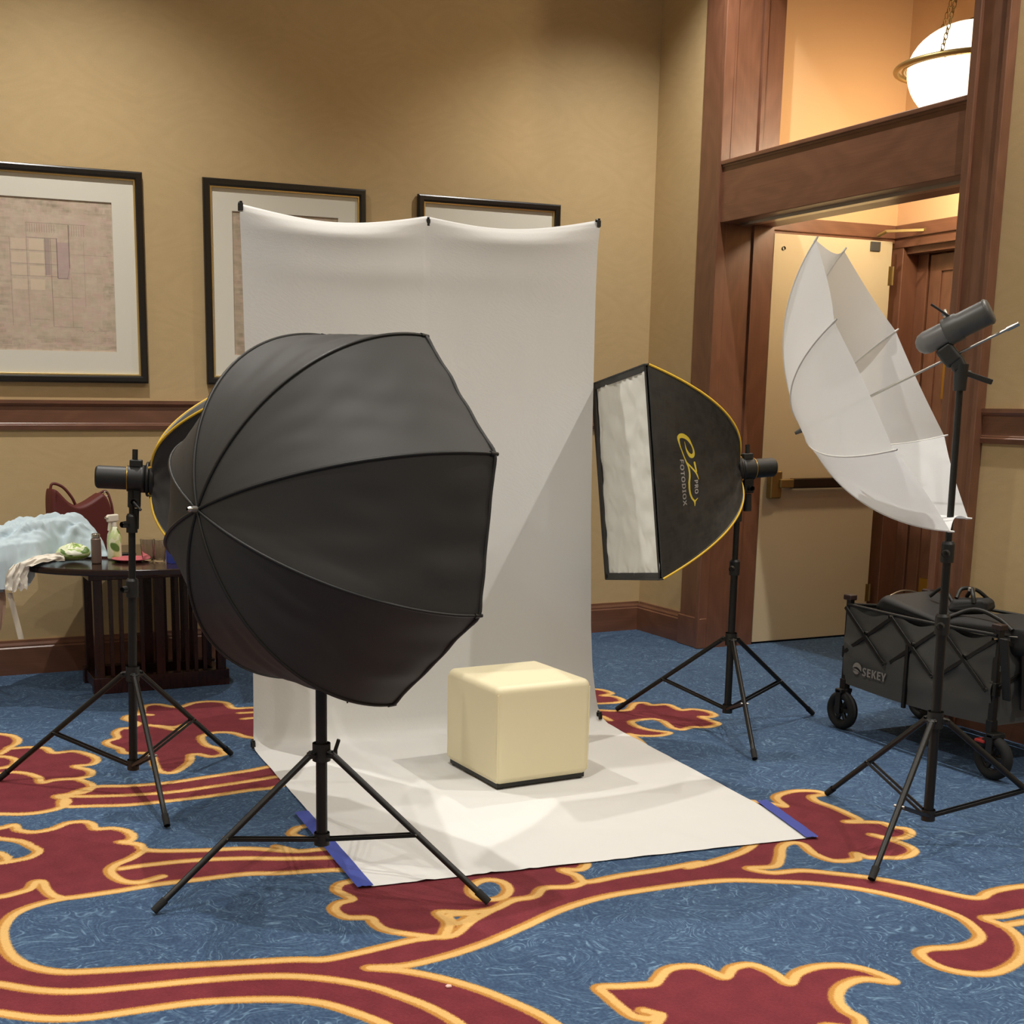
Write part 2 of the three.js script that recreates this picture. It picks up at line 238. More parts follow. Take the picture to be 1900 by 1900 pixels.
// baseboards and rails, moulded profiles
const baseProfile = (s) => { const sh = new THREE.Shape(); sh.moveTo(0, 0); sh.lineTo(0.03, 0); sh.lineTo(0.03, 0.155); sh.lineTo(0.024, 0.162); sh.lineTo(0.024, 0.172); sh.lineTo(0.016, 0.186); sh.lineTo(0.014, 0.2); sh.lineTo(0, 0.2); return sh; };
const railProfile = () => { const sh = new THREE.Shape(); sh.moveTo(0, 1.401); sh.lineTo(0.016, 1.401); sh.lineTo(0.02, 1.425); sh.lineTo(0.014, 1.43); sh.lineTo(0.014, 1.436); sh.lineTo(0.011, 1.44); sh.lineTo(0.011, 1.53); sh.lineTo(0.018, 1.536); sh.lineTo(0.026, 1.548); sh.lineTo(0.026, 1.567); sh.lineTo(0, 1.567); return sh; };
function mould(shape, from, len, alongX) {   // run along +x on the back wall (alongX) or along +z on the door wall
  const g = new THREE.ExtrudeGeometry(shape, { depth: len, bevelEnabled: false });
  const uv = g.attributes.uv, p = g.attributes.position;
  for (let i = 0; i < p.count; i++) uv.setXY(i, p.getZ(i), p.getX(i) + p.getY(i));
  // shape x = away from wall, shape y = up, extrude z = along
  const m = new THREE.Matrix4();
  if (alongX) m.makeBasis(V(0, 0, 1), V(0, 1, 0), V(1, 0, 0)); else m.makeBasis(V(-1, 0, 0), V(0, 1, 0), V(0, 0, 1));
  g.applyMatrix4(m).translate(from[0], 0, from[1]);
  for (const k of ['position', 'uv']) { const a = g.attributes[k], n = a.itemSize; for (let i = 0; i < a.count; i += 3) for (let c = 0; c < n; c++) { const q = a.array[(i + 1) * n + c]; a.array[(i + 1) * n + c] = a.array[(i + 2) * n + c]; a.array[(i + 2) * n + c] = q; } }
  g.computeVertexNormals(); return g;
}
struct('baseboard_back', mould(baseProfile(), [-4, 0], 9.0, true), M.woodH);
struct('baseboard_right', merge([mould(baseProfile(), [XD, 0.03], 0.54, false), mould(baseProfile(), [XD, 2.955], 9.0, false)]), M.woodH);
struct('trim_1', mould(railProfile(), [-4, 0], 9.0, true), M.woodH).userData.label = 'moulded chair rail along the wall with the pictures';
struct('trim_2', mould(railProfile(), [XD, 2.9], 9.0, false), M.woodH).userData.label = 'moulded chair rail right of the doorway';
struct('trim_3', mould(railProfile(), [XD, 0.03], 0.54, false), M.woodH).userData.label = 'short chair rail between the corner and the doorway';

// the doorway with transom
const door1 = structGroup('door_1', 'tall mahogany doorway with an open transom above the lintel');
const W = (geo, name, mat = M.woodV) => part(name, geo, mat, door1);
W(merge([box(4.965, 0, 0.57, XD, TOPO + 0.2, 0.775, 0.006), box(4.945, 0, 0.765, XD + 0.01, TOPO, 0.805, 0.006)]), 'casing');
W(merge([box(4.965, 0, 2.775, XD, TOPO + 0.2, 2.955, 0.006), box(4.945, 0, 2.74, XD + 0.01, TOPO, 2.785, 0.006), box(4.95, 0, 2.93, XD, TOPO + 0.2, 2.958, 0.006)]), 'casing');
W(box(4.955, 0, 0.56, XD, 0.2, 0.81, 0.006), 'plinth'); W(box(4.955, 0, 2.735, XD, 0.2, 2.965, 0.006), 'plinth');
W(box(XD, 0, 0.765, 5.385, TOPO, 0.8), 'jamb'); W(box(XD, 0, 2.745, 5.385, TOPO, 2.78), 'jamb');
W(merge([box(5.22, 0, 0.8, 5.25, 2.67, 0.815), box(5.22, 3.04, 0.8, 5.245, TOPO, 0.815), box(5.015, 3.04, 0.8, 5.03, TOPO, 0.808)]), 'stop');
W(merge([box(5.22, 0, 2.73, 5.25, 2.67, 2.745), box(5.22, 3.04, 2.73, 5.245, TOPO, 2.745)]), 'stop');
W(merge([box(4.965, 2.672, 0.8, 5.38, 3.018, 2.745, 0.004), box(4.953, 3.008, 0.79, 5.38, 3.035, 2.75, 0.006), box(4.961, 2.995, 0.8, 5.0, 3.009, 2.745)]), 'lintel', M.woodH);
W(box(5.08, 2.655, 0.85, 5.14, 2.673, 2.7), 'track', M.steel);
W(box(4.965, TOPO, 0.765, 5.385, TOPO + 0.03, 2.78), 'head', M.woodH);
W(box(4.95, TOPO + 0.0, 0.57, XD, TOPO + 0.2, 2.955, 0.006), 'casing', M.woodH);

// the vestibule beyond
const LW = 0.72, FX = 6.45;
struct('wall_vestibule_left', box(5.38, 0, 0.5, 7.9, CEIL, LW), M.plasterWarm);
struct('wall_vestibule_far', merge([box(FX, 2.64, LW, FX + 0.2, CEIL, 4.4), box(FX, 0, 2.3, FX + 0.2, 2.64, 4.4)]), M.plasterWarm);
struct('wall_vestibule_right', box(5.38, 0, 4.2, 7.9, CEIL, 4.4), M.plasterWarm);
struct('wall_vestibule_end', box(FX + 0.2, 0, LW, FX + 0.3, CEIL, 4.4), M.plasterWarm);
struct('trim_4', merge([box(5.385, 2.66, LW, FX, 2.745, LW + 0.045, 0.006), box(5.385, 2.63, LW, FX, 2.675, LW + 0.03, 0.004)]), M.woodH).userData.label = 'wooden head band along the vestibule side wall';
struct('trim_5', merge([box(FX - 0.05, 2.66, LW, FX, 2.745, 4.2, 0.006), box(FX - 0.035, 2.6, LW, FX, 2.675, 4.2, 0.004)]), M.woodH).userData.label = 'wooden head band along the vestibule far wall';
const door2 = structGroup('door_2', 'dark wooden door and side panel at the back of the vestibule');
{
  const P = (geo, name, mat = M.woodV, parent = door2) => part(name, geo, mat, parent);
  P(box(FX - 0.03, 0, LW, FX + 0.14, 2.62, 0.83, 0.006), 'jamb'); P(box(FX - 0.03, 0, 2.25, FX + 0.14, 2.62, 2.36, 0.006), 'jamb');
  P(box(FX, 2.56, 0.83, FX + 0.14, 2.62, 2.25), 'head', M.woodH);
  const sp = P(box(FX + 0.1, 0.01, 0.83, FX + 0.14, 2.56, 0.925, 0.004), 'side_panel');
  const leaf = P(merge([box(FX + 0.1, 0.01, 0.945, FX + 0.13, 2.55, 1.045, 0.004), box(FX + 0.1, 0.01, 1.65, FX + 0.13, 2.55, 1.75, 0.004), box(FX + 0.1, 2.44, 1.04, FX + 0.13, 2.55, 1.66, 0.004), box(FX + 0.1, 0.01, 1.04, FX + 0.13, 0.25, 1.66, 0.004), box(FX + 0.112, 0.24, 1.04, FX + 0.124, 2.45, 1.66)]), 'leaf');
  P(box(FX + 0.1, 0.01, 1.77, FX + 0.13, 2.55, 2.25, 0.004), 'leaf');
  P(box(FX + 0.094, 1.62, 1.13, FX + 0.1, 1.86, 1.16, 0.002), 'push_plate', M.brass, leaf);
  P(box(FX + 0.096, 0.25, 1.07, FX + 0.112, 0.43, 1.6, 0.002), 'kick_plate', M.brass, leaf);
}
// cream fire door leaf, swung open flat against the vestibule side wall
const door3 = structGroup('door_3', 'cream painted fire door standing open with a panic bar');
{
  const P = (geo, name, mat, parent = door3) => part(name, geo, mat, parent);
  const leaf = P(box(5.395, 0.012, 0.748, 6.36, 2.638, 0.792, 0.003), 'leaf', M.creamDoor);
  // panic bar
  const barG = merge([box(5.6, 1.035, 0.825, 6.3, 1.1, 0.86, 0.008), box(5.6, 1.045, 0.792, 5.66, 1.09, 0.83, 0.004)]);
  P(barG, 'panic_bar', M.darkBronze);
  const h = P(merge([box(5.44, 0.97, 0.792, 5.53, 1.15, 0.845, 0.012), box(5.5, 1.04, 0.82, 5.61, 1.098, 0.865, 0.008)]), 'bar_housing', M.oldBrass);
  P(box(5.6, 1.098, 0.83, 6.3, 1.103, 0.856, 0.002), 'bar_cap', M.oldBrass);
  for (const y of [0.3, 1.35, 2.42]) P(merge([bar(V(6.372, y - 0.06, 0.8), V(6.372, y + 0.06, 0.8), 0.009, 0.009, 12, true), box(6.34, y - 0.06, 0.792, 6.372, y + 0.06, 0.796)]), 'hinge', M.oldBrass);
  P(box(6.17, 2.57, 0.792, 6.25, 2.63, 0.803, 0.003), 'arm_bracket', M.greyPlastic);
  const arm = P(merge([bar(V(6.22, 2.665, 0.80), V(6.24, 2.69, 0.86), 0.012, 0.012, 8, true), flatBar(V(6.23, 2.69, 0.85), V(6.4, 2.69, 1.02), 0.018, 0.008), flatBar(V(6.4, 2.695, 1.02), V(6.43, 2.68, 1.16), 0.018, 0.008)]), 'closer_arm', M.oldBrass);
  P(bar(V(5.47, 2.55, 0.79), V(5.47, 2.55, 0.8), 0.012, 0.012, 10, true), 'peg', M.darkBronze);
}

// recessed downlights in the ceiling
for (const x of DOWN_X) for (const z of DOWN_Z) {
  const g = thing('recessed_downlight', 'round recessed downlight in the ceiling', 'light', [x, CEIL, z], 0, 'ceiling downlights');
  part('trim_ring', lathe([[0.085, -0.001], [0.115, -0.001], [0.115, -0.006], [0.088, -0.012], [0.085, -0.001]], 32), M.ceiling, g);
  part('lens', lathe([[0.0001, -0.004], [0.086, -0.004]], 32), std({ color: 0xffffff, emissive: LAMP_COLOR, emissiveIntensity: 6, side: THREE.DoubleSide }), g);
  const s = new THREE.SpotLight(LAMP_COLOR, LAMP_POWER, 0, z < 2 ? 1.0 : 1.15, 0.8, 2);
  s.position.set(0, -0.03, 0); s.target.position.set(0, -3, 0); s.castShadow = true; s.shadow.radius = 1.2; s.shadow.mapSize.set(1024, 1024); s.name = 'downlight_beam';
  g.add(s, s.target);
}
// pendant bowl in the vestibule
{
  const g = thing('pendant_lamp', 'glowing white glass bowl pendant with a brass ring, seen through the transom', 'lamp', [5.95, 3.47, 1.74]);
  const prof = []; for (let i = 0; i <= 24; i++) { const a = -Math.PI / 2 + Math.PI * i / 24; prof.push([Math.max(0.0005, Math.cos(a) * 0.335), Math.sin(a) * (a < 0 ? 0.3 : 0.245)]); }
  part('glass_bowl', lathe(prof, 48), std({ color: 0xffffff, emissive: new THREE.Color().setRGB(1, 0.86, 0.62), emissiveIntensity: 1.7, roughness: 0.3 }), g);
  part('brass_ring', merge([new THREE.TorusGeometry(0.395, 0.016, 12, 64).rotateX(Math.PI / 2), new THREE.TorusGeometry(0.355, 0.008, 8, 64).rotateX(Math.PI / 2)]), M.oldBrass, g);
  for (let k = 0; k < 3; k++) {
    const a = k * 2.094 + 2.75, c = Math.cos(a), s = Math.sin(a);
    const links = []; const from = V(c * 0.39, 0.01, s * 0.39), to = V(c * 0.05, 0.75, s * 0.05), n = 26;
    for (let i = 0; i < n; i++) { const t = new THREE.TorusGeometry(0.014, 0.0032, 5, 10).scale(0.7, 1.35, 1); if (i % 2) t.rotateY(Math.PI / 2); t.rotateY(-a); const p = from.clone().lerp(to, i / (n - 1)); links.push(t.translate(p.x, p.y, p.z)); }
    part('chain', merge(links), M.oldBrass, g);
    part('bracket', bar(V(c * 0.3, 0, s * 0.3), V(c * 0.395, 0.0, s * 0.395), 0.007), M.oldBrass, g);
  }
  part('finial', lathe([[0.001, 0.235], [0.03, 0.24], [0.022, 0.26], [0.001, 0.268]], 20), M.oldBrass, g);
  part('collector_ring', new THREE.TorusGeometry(0.09, 0.012, 10, 32).translate(0, 0.72, 0), M.oldBrass, g);
  part('stem', bar(V(0, 0.72, 0), V(0, CEIL - 3.47, 0), 0.012), M.oldBrass, g);
  part('canopy', lathe([[0.001, CEIL - 3.475], [0.09, CEIL - 3.475], [0.06, CEIL - 3.51], [0.014, CEIL - 3.52]], 24), M.oldBrass, g);
  const l = new THREE.PointLight(new THREE.Color().setRGB(1, 0.82, 0.56), PENDANT_POWER, 0, 2); l.position.set(0, -0.42, 0); l.castShadow = true; l.shadow.radius = 5; l.name = 'pendant_glow'; g.add(l);
}

// ───────────────────────── pictures ─────────────────────────
function ring(x0, y0, x1, y1, w, depth, bevel = 0) {
  const s = new THREE.Shape([new THREE.Vector2(x0, y0), new THREE.Vector2(x1, y0), new THREE.Vector2(x1, y1), new THREE.Vector2(x0, y1)]);
  s.holes.push(new THREE.Path([new THREE.Vector2(x0 + w, y0 + w), new THREE.Vector2(x0 + w, y1 - w), new THREE.Vector2(x1 - w, y1 - w), new THREE.Vector2(x1 - w, y0 + w)]));
  return new THREE.ExtrudeGeometry(s, bevel ? { depth: depth - 2 * bevel, bevelEnabled: true, bevelThickness: bevel, bevelSize: bevel, bevelOffset: -bevel, bevelSegments: 2 } : { depth, bevelEnabled: false }).translate(0, 0, bevel);
}
function planPrint(variant) {   // faint pencil-and-wash elevation on pinkish paper
  const cv = document.createElement('canvas'); cv.width = 560; cv.height = 670; const g = cv.getContext('2d');
  g.fillStyle = variant ? '#b3a591' : '#cdbca8'; g.fillRect(0, 0, 560, 670);
  for (let i = 0; i < 5200; i++) { const t = rnd(); g.fillStyle = t < 0.5 ? 'rgba(208,176,160,0.09)' : t < 0.8 ? 'rgba(160,150,124,0.06)' : 'rgba(226,208,186,0.09)'; const s = rr(4, 46); g.fillRect(rr(-20, 560), rr(-20, 670), s, s * rr(0.3, 1)); }
  for (let i = 0; i < 260; i++) { g.fillStyle = 'rgba(120,112,92,0.10)'; const a = rnd() < 0.5; g.fillRect(a ? rr(0, 560) : rnd() < 0.5 ? rr(-10, 40) : rr(500, 550), a ? (rnd() < 0.5 ? rr(-6, 60) : rr(600, 660)) : rr(0, 670), rr(5, 60), rr(3, 22)); }
  const L = (x0, y0, x1, y1, a, w = 2) => { g.strokeStyle = `rgba(84,72,70,${a})`; g.lineWidth = w; g.beginPath(); g.moveTo(x0, y0); g.lineTo(x1, y1); g.stroke(); };
  const fillR = (x, y, w, h, c) => { g.fillStyle = c; g.fillRect(x, y, w, h); };
  for (let r = 0; r < 4; r++) { fillR(170, 180 + r * 58, 66, 46, 'rgba(222,204,178,0.75)'); fillR(90, 180 + r * 58, 66, 46, 'rgba(222,204,178,0.6)'); }
  fillR(242, 176, 22, 158, 'rgba(150,132,132,0.5)'); fillR(296, 190, 56, 160, 'rgba(176,150,156,0.5)');
  L(242, 174, 242, 336, 0.5); L(268, 174, 268, 560, 0.55); L(296, 174, 296, 346, 0.7, 3); L(352, 112, 352, 300, 0.7, 3); L(296, 346, 344, 346, 0.6); L(352, 300, 340, 346, 0.4);
  L(160, 110, 430, 110, 0.35); L(160, 174, 300, 174, 0.5); L(84, 230, 300, 230, 0.3); L(84, 288, 300, 288, 0.3); L(84, 340, 300, 340, 0.4); L(160, 110, 160, 560, 0.3); L(84, 174, 84, 560, 0.3);
  for (let i = 0; i < 12; i++) L(166 + i * 11, 114, 166 + i * 11, 150, 0.22, 3); for (let i = 0; i < 7; i++) L(356 + i * 11, 112, 356 + i * 11, 160, 0.2, 3);
  L(420, 180, 420, 470, 0.2); L(360, 240, 530, 240, 0.2); L(360, 320, 500, 320, 0.2); L(268, 430, 400, 430, 0.25); L(358, 340, 358, 560, 0.25); L(180, 528, 250, 528, 0.3); L(270, 560, 400, 560, 0.25);
  for (let i = 0; i < 9; i++) L(rr(380, 520), rr(560, 585), rr(400, 540), rr(565, 590), 0.25);
  const t = new THREE.CanvasTexture(cv); t.colorSpace = THREE.SRGBColorSpace; t.magFilter = THREE.LinearFilter; return t;
}
[['framed architectural print, leftmost picture, fully clear of the white backdrop', 0.577, 0], ['framed print whose lower right half is hidden by the white backdrop', 1.927, 1], ['framed print of which only the top shows above the white backdrop', 3.274, 1]].forEach(([label, x, v]) => {
  const g = thing('framed_picture', label, 'picture', [x + 0.502, 1.665, 0], 0, 'framed pictures on the wall');
  const w = 0.502, h = 1.167;
  part('frame', ring(-w, 0, w, h, 0.042, 0.036, 0.01).translate(0, 0, 0.002), M.blackWood, g);
  part('gilt_fillet', ring(-w + 0.04, 0.04, w - 0.04, h - 0.04, 0.012, 0.022, 0.003).translate(0, 0, 0.004), M.gold, g);
  part('mat_board', ring(-w + 0.05, 0.05, w - 0.05, h - 0.05, 0.124, 0.008).translate(0, 0, 0.006), M.mat, g);
  const pg = new THREE.PlaneGeometry(2 * w - 0.34, h - 0.34).translate(0, h / 2, 0.008);
  part('print', pg, std({ map: planPrint(v), roughness: 0.85 }), g);
  part('backing', box(-w + 0.03, 0.03, 0.001, w - 0.03, h - 0.03, 0.006), M.blackWood, g);
});

// ───────────────────────── backdrop ─────────────────────────
{
  const L0 = [1.564, 2.405, 2.08], dir = V(1.69, 0.013, 0.153).normalize(), nrm = V(-0.0902, 0, 0.9959);
  // backdrop edges from the top, down, round the sweep and forward over the carpet: [y, left x,z, right x,z]
  const st = [[2.405, 1.566, 2.055, 3.252, 2.208], [2.395, 1.565, 2.075, 3.253, 2.228], [2.37, 1.566, 2.085, 3.252, 2.238], [2.33, 1.567, 2.083, 3.248, 2.237], [2.26, 1.570, 2.08, 3.246, 2.235], [2.1, 1.574, 2.08, 3.246, 2.235], [1.6, 1.583, 2.08, 3.25, 2.233], [1.0, 1.59, 2.08, 3.26, 2.233], [0.5, 1.592, 2.08, 3.277, 2.234], [0.28, 1.59, 2.081, 3.293, 2.237], [0.15, 1.588, 2.083, 3.31, 2.243], [0.08, 1.585, 2.088, 3.322, 2.25], [0.03, 1.578, 2.105, 3.334, 2.27], [0.008, 1.573, 2.15, 3.338, 2.32], [0.005, 1.567, 2.25, 3.33, 2.42], [0.005, 1.54, 2.7, 3.289, 2.87], [0.005, 1.51, 3.2, 3.24, 3.38], [0.005, 1.475, 3.7, 3.19, 3.88], [0.005, 1.46, 3.913, 3.165, 4.085]];
  const arc = [0]; for (let i = 1; i < st.length; i++) arc.push(arc[i - 1] + Math.hypot(st[i][0] - st[i - 1][0], st[i][2] - st[i - 1][2]));
  const total = arc[arc.length - 1];
  const at = (t) => { let i = 1; while (i < st.length - 1 && arc[i] < t) i++; const f = (t - arc[i - 1]) / (arc[i] - arc[i - 1]); return st[i].map((v, k) => lerp(st[i - 1][k], v, f)); };
  const cloth = (s, v) => {
    const t = Math.pow(v, 1.35) * total, [y, lx, lz, rx, rz] = at(t);
    let X = lerp(lx, rx, s), Y = y, Z = lerp(lz, rz, s);
    // the top hangs in two swags between three clamps
    const k = s < 0.5 ? s / 0.5 : (s - 0.5) / 0.5, swag = Math.sin(Math.PI * k), top = Math.exp(-t / 0.22), deep = s < 0.5 ? 1 : 0.85;
    Y += lerp(0, 0.012, s) * smooth(2.0, 2.4, y) - 0.018 * Math.sin(Math.PI * s) * top;
    Y -= 0.048 * deep * swag * top;
    const lip = swag * 0.07 * deep * smooth(0.0, 0.11, t) * Math.exp(-Math.max(0, t - 0.11) / 0.22) + Math.exp(-Math.pow((t - 0.27) / 0.06, 2)) * Math.sin(Math.PI * s) * 0.008 * (s < 0.5 ? 1.3 : 0.6);
    const hang = smooth(0.12, 0.35, y);
    const wr = (N2(s * 3 + 2, t * 0.7) * 0.006 + N2(s * 8, t * 1.6 + 9) * 0.0015) * hang + Math.sin(Math.PI * 2 * s) * 0.006 * hang;
    // diagonal pull lines running down from the clamps
    const pull = Math.exp(-t / 0.5) * 0.006 * Math.sin((s * 14 + t * 7)) * Math.exp(-Math.min(s, Math.abs(s - 0.5), 1 - s) * 7) * hang;
    X += nrm.x * (lip + wr + pull); Z += nrm.z * (lip + wr + pull);
    if (y < 0.02) { // flat on the floor with soft fold lines
      const onFloor = t - arc[13];
      const ridge = (d, w) => Math.exp(-d * d / (w * w));
      Y += 0.0035 * ridge(s - 0.30 - onFloor * 0.015, 0.012) + 0.0035 * ridge(onFloor - 0.98, 0.02) + 0.003 * Math.max(0, N2(X * 4, Z * 4)) + 0.005 * ridge(s - 0.97, 0.02) * ridge(onFloor - 0.06, 0.05); if (s < 0.06 || s > 0.95) Y = Math.min(Y, onFloor > 0.6 ? 0.006 : 1);
      if (onFloor > 1.45) Y += 0.006 * Math.max(0, N2(X * 9 + 3, 1)) * smooth(1.45, 1.7, onFloor) * (s < 0.25 ? smooth(0.03, 0.1, s) : 0.2);
    }
    return V(X, Math.max(0.004, Y), Z);
  };
  const b = single('backdrop_sheet', 'white cloth backdrop hung from clamps and swept forward over the carpet', 'backdrop', sheet(cloth, 110, 230), M.backdrop);
  // support behind the sheet
  const s = thing('backdrop_stand', 'slim black stand holding up the white backdrop from behind', 'stand');
  const a = V(1.6, 2.29, 2.035), c = V(3.235, 2.29, 2.185);
  part('crossbar', bar(a.clone().addScaledVector(dir, 0.0), c, 0.014, 0.014, 12, true), M.blackMetal, s);
  for (const q of [V(1.66, 0, 2.02), V(3.18, 0, 2.155)]) {
    part('upright', bar(V(q.x, 0.1, q.z), V(q.x, 2.3, q.z), 0.014), M.blackMetal, s);
    const ix = q.x < 2 ? 0.36 : -0.12; part('leg', bar(V(q.x, 0.4, q.z), V(q.x + ix, 0.012, q.z - 0.45), 0.01), M.blackMetal, s); part('brace', bar(V(q.x, 0.11, q.z), V(q.x + ix * 0.5, 0.206, q.z - 0.225), 0.006), M.blackMetal, s);
  }
  // clamps
  const clampAt = [['small black spring clamp on the top left corner of the backdrop', 1.572, 2.392, 2.082], ['small black spring clamp at the middle of the top hem of the backdrop', 2.41, 2.368, 2.158], ['small black spring clamp on the top right corner of the backdrop', 3.246, 2.405, 2.235], ['small black clamp at the foot of the left edge of the backdrop', 1.574, 0.03, 2.12], ['small black clamp at the foot of the right edge of the backdrop', 3.315, 0.045, 2.285]];
  for (const [label, x, y, z] of clampAt) {
    const g = thing('spring_clamp', label, 'clamp', [x, y, z], -0.09, 'backdrop clamps'); g.scale.setScalar(0.8);
    part('jaw', merge([box(-0.011, -0.026, 0.002, 0.011, 0.012, 0.014, 0.003), box(-0.011, -0.026, -0.03, 0.011, 0.012, -0.018, 0.003), bar(V(-0.012, 0.01, -0.008), V(0.012, 0.01, -0.008), 0.007, 0.007, 10, true)]), M.blackPlastic, g);
    part('handle', flatBar(V(0, 0.012, 0.006), V(0, 0.022, 0.01), 0.014, 0.005, V(1, 0, 0)), M.blackPlastic, g);
    part('handle', flatBar(V(0, 0.012, -0.022), V(0, 0.022, -0.026), 0.014, 0.005, V(1, 0, 0)), M.blackPlastic, g);
  }
}
// blue tape
const tapeStrip = (label, a, b, w) => {
  const d = new THREE.Vector3().subVectors(b, a).normalize(), n = V(-d.z, 0, d.x);
  single('masking_tape', label, 'tape', sheet((u, v) => { const p = a.clone().lerp(b, v).addScaledVector(n, (u - 0.5) * w); const jag = (v < 0.02 || v > 0.98) ? rr(-0.006, 0.006) : 0; return V(p.x + d.x * jag, 0.0115 + N2(v * 5, u * 2) * 0.0012, p.z + d.z * jag); }, 6, 40), M.tape, 'tape strips on the backdrop edges');
};
tapeStrip('long blue tape strip along the left front edge of the backdrop', V(1.486, 0, 3.09), V(1.436, 0, 3.915), 0.056);
tapeStrip('short blue tape strip along the right front edge of the backdrop', V(3.243, 0, 3.655), V(3.135, 0, 4.09), 0.05);

// ───────────────────────── cube stool ─────────────────────────
{
  const g = thing('cube_ottoman', 'cream leather cube stool standing on the white backdrop', 'stool', [2.528, 0.006, 2.89], 0.045);
  const s = 0.227;
  const body = new RoundedBoxGeometry(2 * s, 0.41, 2 * s, 6, 0.028); 
  { const p = body.attributes.position; for (let i = 0; i < p.count; i++) { const x = p.getX(i), y = p.getY(i), z = p.getZ(i); const k = Math.max(0, 1 - (x * x + z * z) / (2 * s * s)); if (y > 0.17) p.setY(i, y + 0.012 * k); const puff = 0.006 * Math.cos(y / 0.41 * Math.PI); if (Math.abs(x) > s - 0.03) p.setX(i, x + Math.sign(x) * puff * Math.cos(z / s * 1.4)); if (Math.abs(z) > s - 0.03) p.setZ(i, z + Math.sign(z) * puff * Math.cos(x / s * 1.4)); } body.computeVertexNormals(); }
  part('upholstery', body.translate(0, 0.225, 0), M.creamLeather, g);
  for (const [x, z] of [[1, 1], [1, -1], [-1, 1], [-1, -1]]) part('seam', bar(V(x * (s - 0.007), 0.04, z * (s - 0.007)), V(x * (s - 0.007), 0.4, z * (s - 0.007)), 0.004, 0.004, 8), M.creamLeather, g);
  part('base', box(-s + 0.014, 0.004, -s + 0.014, s - 0.014, 0.03, s - 0.014, 0.004), M.blackPlastic, g);
  for (const [x, z] of [[1, 1], [1, -1], [-1, 1], [-1, -1]]) part('foot', bar(V(x * (s - 0.035), 0, z * (s - 0.035)), V(x * (s - 0.035), 0.022, z * (s - 0.035)), 0.018, 0.018, 16, true), M.blackPlastic, g);
}

// ───────────────────────── light stands ─────────────────────────
function lightStand(label, [cx, cz], feet, bottomY, hubY, top, thick = 0.0175) {
  const g = thing('light_stand', label, 'stand', [0, 0, 0], 0, 'tripod light stands');
  const c = (y) => { const t = (y - bottomY) / (top.y - bottomY); return V(lerp(cx, top.x, t), y, lerp(cz, top.z, t)); };
  const y1 = hubY + 0.36, y2 = hubY + 0.62;
  part('lower_tube', bar(c(bottomY), c(y1), thick, thick, 16, true), M.blackMetal, g);
  if (top.y > y1) part('middle_tube', bar(c(y1), c(Math.min(y2, top.y)), thick * 0.82, thick * 0.82, 16, true), M.blackMetal, g);
  if (top.y > y2) part('upper_tube', bar(c(y2), c(top.y), thick * 0.66, thick * 0.66, 16, true), M.blackMetal, g);
  for (const [y, r] of [[y1, thick * 1.45], [y2, thick * 1.3]]) if (y < top.y) {
    const k = part('collar', merge([bar(c(y - 0.045), c(y + 0.02), r, r, 16, true), bar(c(y + 0.02), c(y + 0.03), r, r * 0.75, 16)]), M.blackPlastic, g);
    const p = c(y - 0.01), d = V(-0.8, 0, 0.6);
    part('knob', merge([bar(p, p.clone().addScaledVector(d, 0.045), 0.006), bar(p.clone().addScaledVector(d, 0.036), p.clone().addScaledVector(d, 0.058), 0.014, 0.012, 12, true)]), M.blackPlastic, k);
  }
  const hub = part('leg_hub', merge([bar(c(hubY - 0.03), c(hubY + 0.03), thick * 1.6, thick * 1.6, 16, true)]), M.blackPlastic, g);
  part('brace_collar', bar(c(bottomY - 0.012), c(bottomY + 0.03), thick * 1.4, thick * 1.4, 16, true), M.blackPlastic, g);
  feet.forEach(([x, z]) => {
    const d = V(x - cx, 0, z - cz).normalize(), h0 = c(hubY).addScaledVector(d, 0.035), f = V(x, 0.014, z);
    const leg = part('leg', bar(h0, f, 0.0115, 0.0105, 12), M.blackMetal, g);
    const end = new THREE.Vector3().subVectors(f, h0).normalize();
    part('foot_cap', bar(f.clone().addScaledVector(end, -0.045), f.clone().addScaledVector(end, 0.004), 0.0135, 0.0125, 12, true), M.rubber, leg);
    const j = h0.clone().lerp(f, 0.56), b0 = c(bottomY + 0.01).addScaledVector(d, 0.02), s = V(-d.z, 0, d.x);
    const br = part('brace', merge([flatBar(b0.clone().addScaledVector(s, 0.012), j.clone().addScaledVector(s, 0.012), 0.012, 0.004, V(0, 1, 0)), flatBar(b0.clone().addScaledVector(s, -0.012), j.clone().addScaledVector(s, -0.012), 0.012, 0.004, V(0, 1, 0))]), M.blackMetal, g);
    part('rivet', bar(j.clone().addScaledVector(s, -0.018), j.clone().addScaledVector(s, 0.018), 0.005, 0.005, 10, true), M.steel, br);
    part('hinge', merge([flatBar(c(hubY).addScaledVector(d, 0.015), c(hubY - 0.008).addScaledVector(d, 0.05), 0.022, 0.026, V(0, 1, 0)), bar(h0.clone().addScaledVector(s, -0.018), h0.clone().addScaledVector(s, 0.018), 0.005, 0.005, 10, true)]), M.blackPlastic, hub);
  });
  return g;
}
const standOcta = lightStand('black tripod light stand under the big octagonal softbox', [1.345, 3.745], [[0.753, 3.865], [1.746, 4.197], [1.537, 3.17]], 0.123, 0.433, V(1.35, 1.2, 3.74), 0.019);
part('hub_lever', merge([flatBar(V(1.385, 0.425, 3.76), V(1.4, 0.475, 3.765), 0.012, 0.016), bar(V(1.35, 0.43, 3.75), V(1.395, 0.43, 3.765), 0.008)]), M.blackPlastic, standOcta);
lightStand('black tripod light stand in front of the table with clothes', [0.959, 2.48], [[0.457, 2.2], [0.969, 3.062], [1.451, 2.18]], 0.085, 0.478, V(0.995, 1.3, 2.48));
